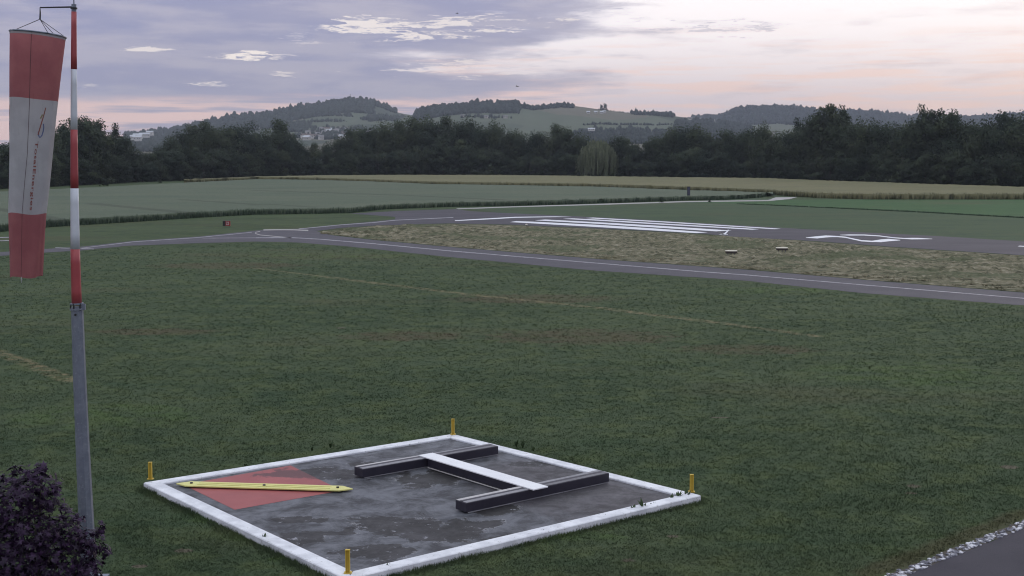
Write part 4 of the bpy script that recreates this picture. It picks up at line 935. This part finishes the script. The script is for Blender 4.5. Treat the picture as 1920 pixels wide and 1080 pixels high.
# lone bush and scrub beyond the green field, left
for px, py, h, lab in ((195, 349, 3.1, 'small lone dark bush at the far edge of the green field'), (300, 343.5, 1.6, 'low brownish scrub at the far corner of the green field'), (1330, 379.5, .9, 'low scrubby plant beside the pale track'), (1240, 380, .9, 'small tuft of shrub left of the notice board')):
    pr = get_proto('bush', 1); o = copy_tree(pr[0]) if pr[1] else pr[0]; pr[1] = True
    o.name = 'lone_bush'; o.location = G(px, py); o.scale = (h * .9, h * .9, h); tag(o, lab, 'bush'); o['group'] = 'lone bushes'

# ------------------------------------------------------------------ hills
def hill_mat(name, seed):
    m, nt, b = new_mat(name); g = VM(nt, 'ADD', VM(nt, 'MULTIPLY', pos(nt), (1, .45, 0)), (seed * 991.0, seed * 313.0, 0))
    wv = VM(nt, 'ADD', g, VM(nt, 'SCALE', nd(nt, 'ShaderNodeTexNoise').outputs['Color'], 0))
    vo = nd(nt, 'ShaderNodeTexVoronoi'); put(nt, vo.inputs['Vector'], g); vo.inputs['Scale'].default_value = .0065
    s = nd(nt, 'ShaderNodeSeparateColor'); nt.links.new(vo.outputs['Color'], s.inputs[0])
    c = MIX(nt, SS(nt, s.outputs[0], .25, .45), (.052, .068, .045), (.090, .108, .070))
    c = MIX(nt, SS(nt, s.outputs[1], .62, .68), c, (.125, .118, .085))
    c = MIX(nt, SS(nt, NOISE(nt, g, .02, 4, .6), .4, .65, 0, .35), c, VM(nt, 'SCALE', c, .7))
    put(nt, b.inputs['Base Color'], c); b.inputs['Roughness'].default_value = .95; b.inputs['Specular IOR Level'].default_value = .1
    return m
class Hill:
    def __init__(s, name, crest, Df, Dc, foot, seed, pw=.85):
        s.c, s.Df, s.Dc, s.foot, s.pw = crest, Df, Dc, foot, pw
        xs = np.arange(crest[0][0], crest[-1][0] + 1, 6.0); rows = 22; V_ = []
        for x in xs:
            for j in range(rows): V_.append(tuple(s.pt(x, j / (rows - 1))))
            cpt = s.pt(x, 1); V_.append((cpt.x * 1.15, cpt.y * 1.15, cpt.z * .8)); V_.append((cpt.x * 1.5, cpt.y * 1.5, -5))
        rows += 2; idx = np.arange(len(xs) * rows).reshape(len(xs), rows)
        T_ = np.stack([idx[:-1, :-1], idx[1:, :-1], idx[1:, 1:], idx[:-1, 1:]], -1).reshape(-1, 4)
        tag(fast(name, np.array(V_), T_, hill_mat(name + ' fields', seed), smooth=True), kind='structure')
    def py(s, x, t): cyy = interp(s.c, x); return s.foot + (cyy - s.foot) * t ** s.pw
    def pt(s, x, t):
        y = s.py(x, t); Y = s.Df + (s.Dc - s.Df) * t; p = D(x, y, Y); p.z += mnoise.noise(Vector((x * .02, t * 3, 0))) * 3 * math.sin(math.pi * t); return p
    def at(s, x, y):
        cyy = interp(s.c, x); t = max(0, min(1, (s.foot - y) / max(1, s.foot - cyy))) ** (1 / s.pw); return s.pt(x, t)
H1 = Hill('hill', [(-200, 284), (150, 264), (240, 256), (330, 245), (400, 230), (440, 222), (480, 219), (520, 213), (560, 205), (600, 198), (640, 193), (665, 191), (690, 193), (715, 199), (738, 209), (760, 214), (800, 220), (860, 235), (920, 262), (960, 284)], 1900, 3300, 288, 1)
H2 = Hill('hill', [(640, 286), (700, 246), (760, 219), (790, 212), (830, 205), (880, 200), (960, 199), (1000, 203), (1030, 200), (1055, 198), (1080, 199), (1120, 204.5), (1150, 208.5), (1185, 212.5), (1210, 213), (1250, 216), (1290, 221), (1350, 229), (1420, 245), (1500, 284)], 1700, 2700, 288, 2)
H3 = Hill('hill', [(1150, 284), (1230, 240), (1290, 224), (1350, 221), (1375, 211), (1400, 205), (1440, 203), (1500, 205), (1530, 210), (1590, 211), (1640, 214), (1690, 220), (1760, 224), (1850, 222), (1920, 216), (2000, 214), (2200, 230), (2400, 284)], 2400, 3900, 288, 3)
FARLEAF = leafmat('far woodland', (.026, .038, .028), (.036, .048, .034), (.042, .054, .036))
def wood(lab, spots, seed):           # spots: list of (hill, x0, x1, y fn or (y0,y1) from crest, count, size)
    g = np.random.default_rng(seed); VV, TT = [], []; i = 0
    for (hl, x0, x1, ya_, yb2, n, sz) in spots:
        for _ in range(n):
            x = g.uniform(x0, x1) + (g.normal(0, 7) if x1 - x0 > 40 else g.normal(0, 2)) * (1 if ya_ > 2 else .25); y = g.uniform(ya_, yb2); cyy = interp(hl.c, x)
            y = max(cyy, y) if ya_ > 50 else cyy + g.uniform(ya_, yb2)
            p = hl.at(x, y); s = sz * g.uniform(.5, 1.5); hgt = s * g.uniform(.7, 1.5) * (1.25 if g.uniform() < .12 else 1)
            q = iv * (1 + g.normal(0, .13, iv.shape)) * np.array([s * .62, s * .62, hgt * .8]) + np.array([p.x, p.y, p.z + hgt * .35])
            VV.append(q); TT.append(it + len(iv) * i); i += 1
    wo = fast('hill_wood', np.concatenate(VV), np.concatenate(TT), FARLEAF); normal_attr(wo, np.tile(iv, (i, 1)))
    tag(wo, lab, 'woodland', kind='stuff')
wood('bluish far woodland covering the highest hill on its crest and flank', [(H1, 235, 742, -.5, 1.2, 722, 6.2), (H1, 235, 560, 0, 26, 1710, 5.0), (H1, 560, 700, 0, 20, 1330, 5.0), (H1, 690, 742, 0, 3.0, 133, 5.0), (H1, 600, 660, 216, 219, 57, 3.9), (H1, 690, 760, 219, 227, 247, 4.5), (H1, 560, 580, 232, 240, 114, 4.5), (H1, 540, 575, 232, 246, 171, 4.5), (H1, 620, 680, 244, 262, 304, 4.5), (H1, 560, 620, 240, 262, 95, 3.9), (H1, 240, 420, 262, 285, 570, 5.0), (H1, 590, 640, 226.5, 229, 76, 2.8)], 1)
wood('far woodland on the long low hill beside the highest one', [(H2, 779, 972, -.5, 1.2, 361, 6.2), (H2, 779, 972, 0, 13, 1178, 5.0), (H2, 972, 1076, 0, 4, 209, 3.9), (H2, 1185, 1262, -1, 3, 228, 3.6), (H2, 1120, 1180, 0, .8, 38, 1.4), (H2, 1080, 1400, 247, 270, 1178, 4.5), (H2, 1275, 1400, 228, 252, 798, 4.5), (H2, 860, 960, 218, 222, 57, 2.8), (H2, 1100, 1260, 233.6, 234.6, 133, 2.2)], 2)
wood('far woodland on the hazy ridge behind the right of the belt', [(H3, 1290, 1960, -.5, 1.2, 988, 6.7), (H3, 1290, 1960, 0, 30, 4560, 5.9)], 3)
# two trees on the ridge
for px, h in ((1127.5, 15), (1134.5, 19)):
    o = copy_tree(get_proto('round', 0)[0]); p = H2.at(px, interp(H2.c, px) + .4); o.name = 'ridge_tree'; o.location = p - Vector((0, 0, .5)); o.scale = (h * .72, h * .72, h * .9)
    tag(o, 'one of a pair of round trees standing alone on the bare ridge line', 'tree', 'pair of ridge trees')
# houses on the slopes
HWALL = [pmat('pale house wall', (.62, .60, .58), None, 1, .8), pmat('cream house wall', (.50, .47, .43), None, 1, .8)]
HROOF = [pmat('dark tile roof', (.13, .095, .085), None, 1, .8), pmat('pale sheet roof', (.55, .57, .62), None, 1, .6), pmat('grey roof', (.22, .21, .22), None, 1, .8)]
HWIN = pmat('dark window', (.03, .03, .04), None, 1, .3)
def house(p, w, d, h, ang, wall, roof, lab, grp):
    r = empty('house', p - Vector((0, 0, 1.5))); rz = Matrix.Rotation(ang, 3, 'Z')
    def q(x, y, z): return p + rz @ Vector((x, y, z))
    MB().box(q(0, 0, h / 2 - .75), (w, d, h + 1.5), rz).build('wall', wall, r)
    rh = min(w, d) * .34; o = .5
    MB().add([q(-w / 2 - o, -d / 2 - o, h), q(w / 2 + o, -d / 2 - o, h), q(w / 2 + o, d / 2 + o, h), q(-w / 2 - o, d / 2 + o, h), q(-w / 2 - o, 0, h + rh), q(w / 2 + o, 0, h + rh)], [(0, 1, 5, 4), (2, 3, 4, 5), (0, 4, 3), (1, 2, 5), (3, 2, 1, 0)]).build('roof', roof, r)
    for k in (-.28, .05, .3): MB().box(q(w * k, -d / 2 - .03, h * .55), (1.2, .1, 1.4), rz).build('window', HWIN, r)
    tag(r, lab, 'house', grp)
for i in range(34):
    x = R.uniform(568, 700); y = R.uniform(246, 265) if x > 600 else R.uniform(252, 266)
    house(H1.at(x, y), R.uniform(7, 13), R.uniform(6, 9), R.uniform(4, 6), R.uniform(-.7, .7), R.choice(HWALL), R.choice([HROOF[0], HROOF[2], HROOF[2], HROOF[1]]), 'small house of the village below the highest wooded hill', 'village houses')
for x, y, w in ((266, 271, 14), (272, 266.5, 20), (279, 268, 14), (284, 265.5, 22), (291, 266, 18), (296, 262.5, 22), (276, 275, 24)):
    house(H1.at(x, y) + Vector((0, -60, 10)), w * .6, 8, 5.5, R.uniform(-.3, .3), HWALL[0], HROOF[1], 'white building of the cluster on the far slope behind the banded mast', 'white buildings on the far slope')
for x, y in ((1103, 213), (1117, 213), (1128, 213.5), (1133, 212)):
    house(H2.at(x, y), 6, 5, 3.0, 0, HWALL[0], HROOF[1], 'small white building on the open slope under the ridge trees', 'white buildings under the ridge trees')
house(H2.at(1103, 250) + Vector((0, -80, 4)), 10, 5, 1.6, .1, HWALL[0], HROOF[1], 'long shed with a bright white roof above the willow', None)
for x, y in ((1292, 223), (1303, 223.5), (1312, 222.5), (1322, 223), (1334, 223), (868, 219), (912, 219.5), (948, 220)):
    house(H2.at(x, y) + Vector((0, -20, -1)), 7, 5, 2.6, R.uniform(-.5, .5), HWALL[1], HROOF[2], 'small pale house on the low far hill', 'houses on the low far hill')
# mast on the highest hill
p = H1.at(657, interp(H1.c, 657)); r = empty('hilltop_mast', p); tag(r, 'thin mast on the top of the highest wooded hill', 'mast')
MB().tube([p, p + Vector((0, 0, 20))], [.7, .4], 6).build('pole', POSTG, r); MB().box(p + Vector((0, 0, 18)), (2.4, .8, 1.2)).build('antenna', POSTG, r)

# ------------------------------------------------------------------ morning haze
hz = MB().box((0, 3400, 139), (9000, 7200, 280)).build('haze', None)
m = bpy.data.materials.new('haze'); m.use_nodes = True; nt = m.node_tree; nt.nodes.clear()
pv = nd(nt, 'ShaderNodeVolumePrincipled'); pv.inputs['Color'].default_value = (.78, .84, 1.0, 1); pv.inputs['Density'].default_value = .000095; pv.inputs['Anisotropy'].default_value = .0
nt.links.new(pv.outputs[0], nd(nt, 'ShaderNodeOutputMaterial').inputs['Volume']); hz.data.materials.append(m); hz['kind'] = 'stuff'; hz['label'] = 'thin bluish morning haze over the valley'; hz['category'] = 'haze'
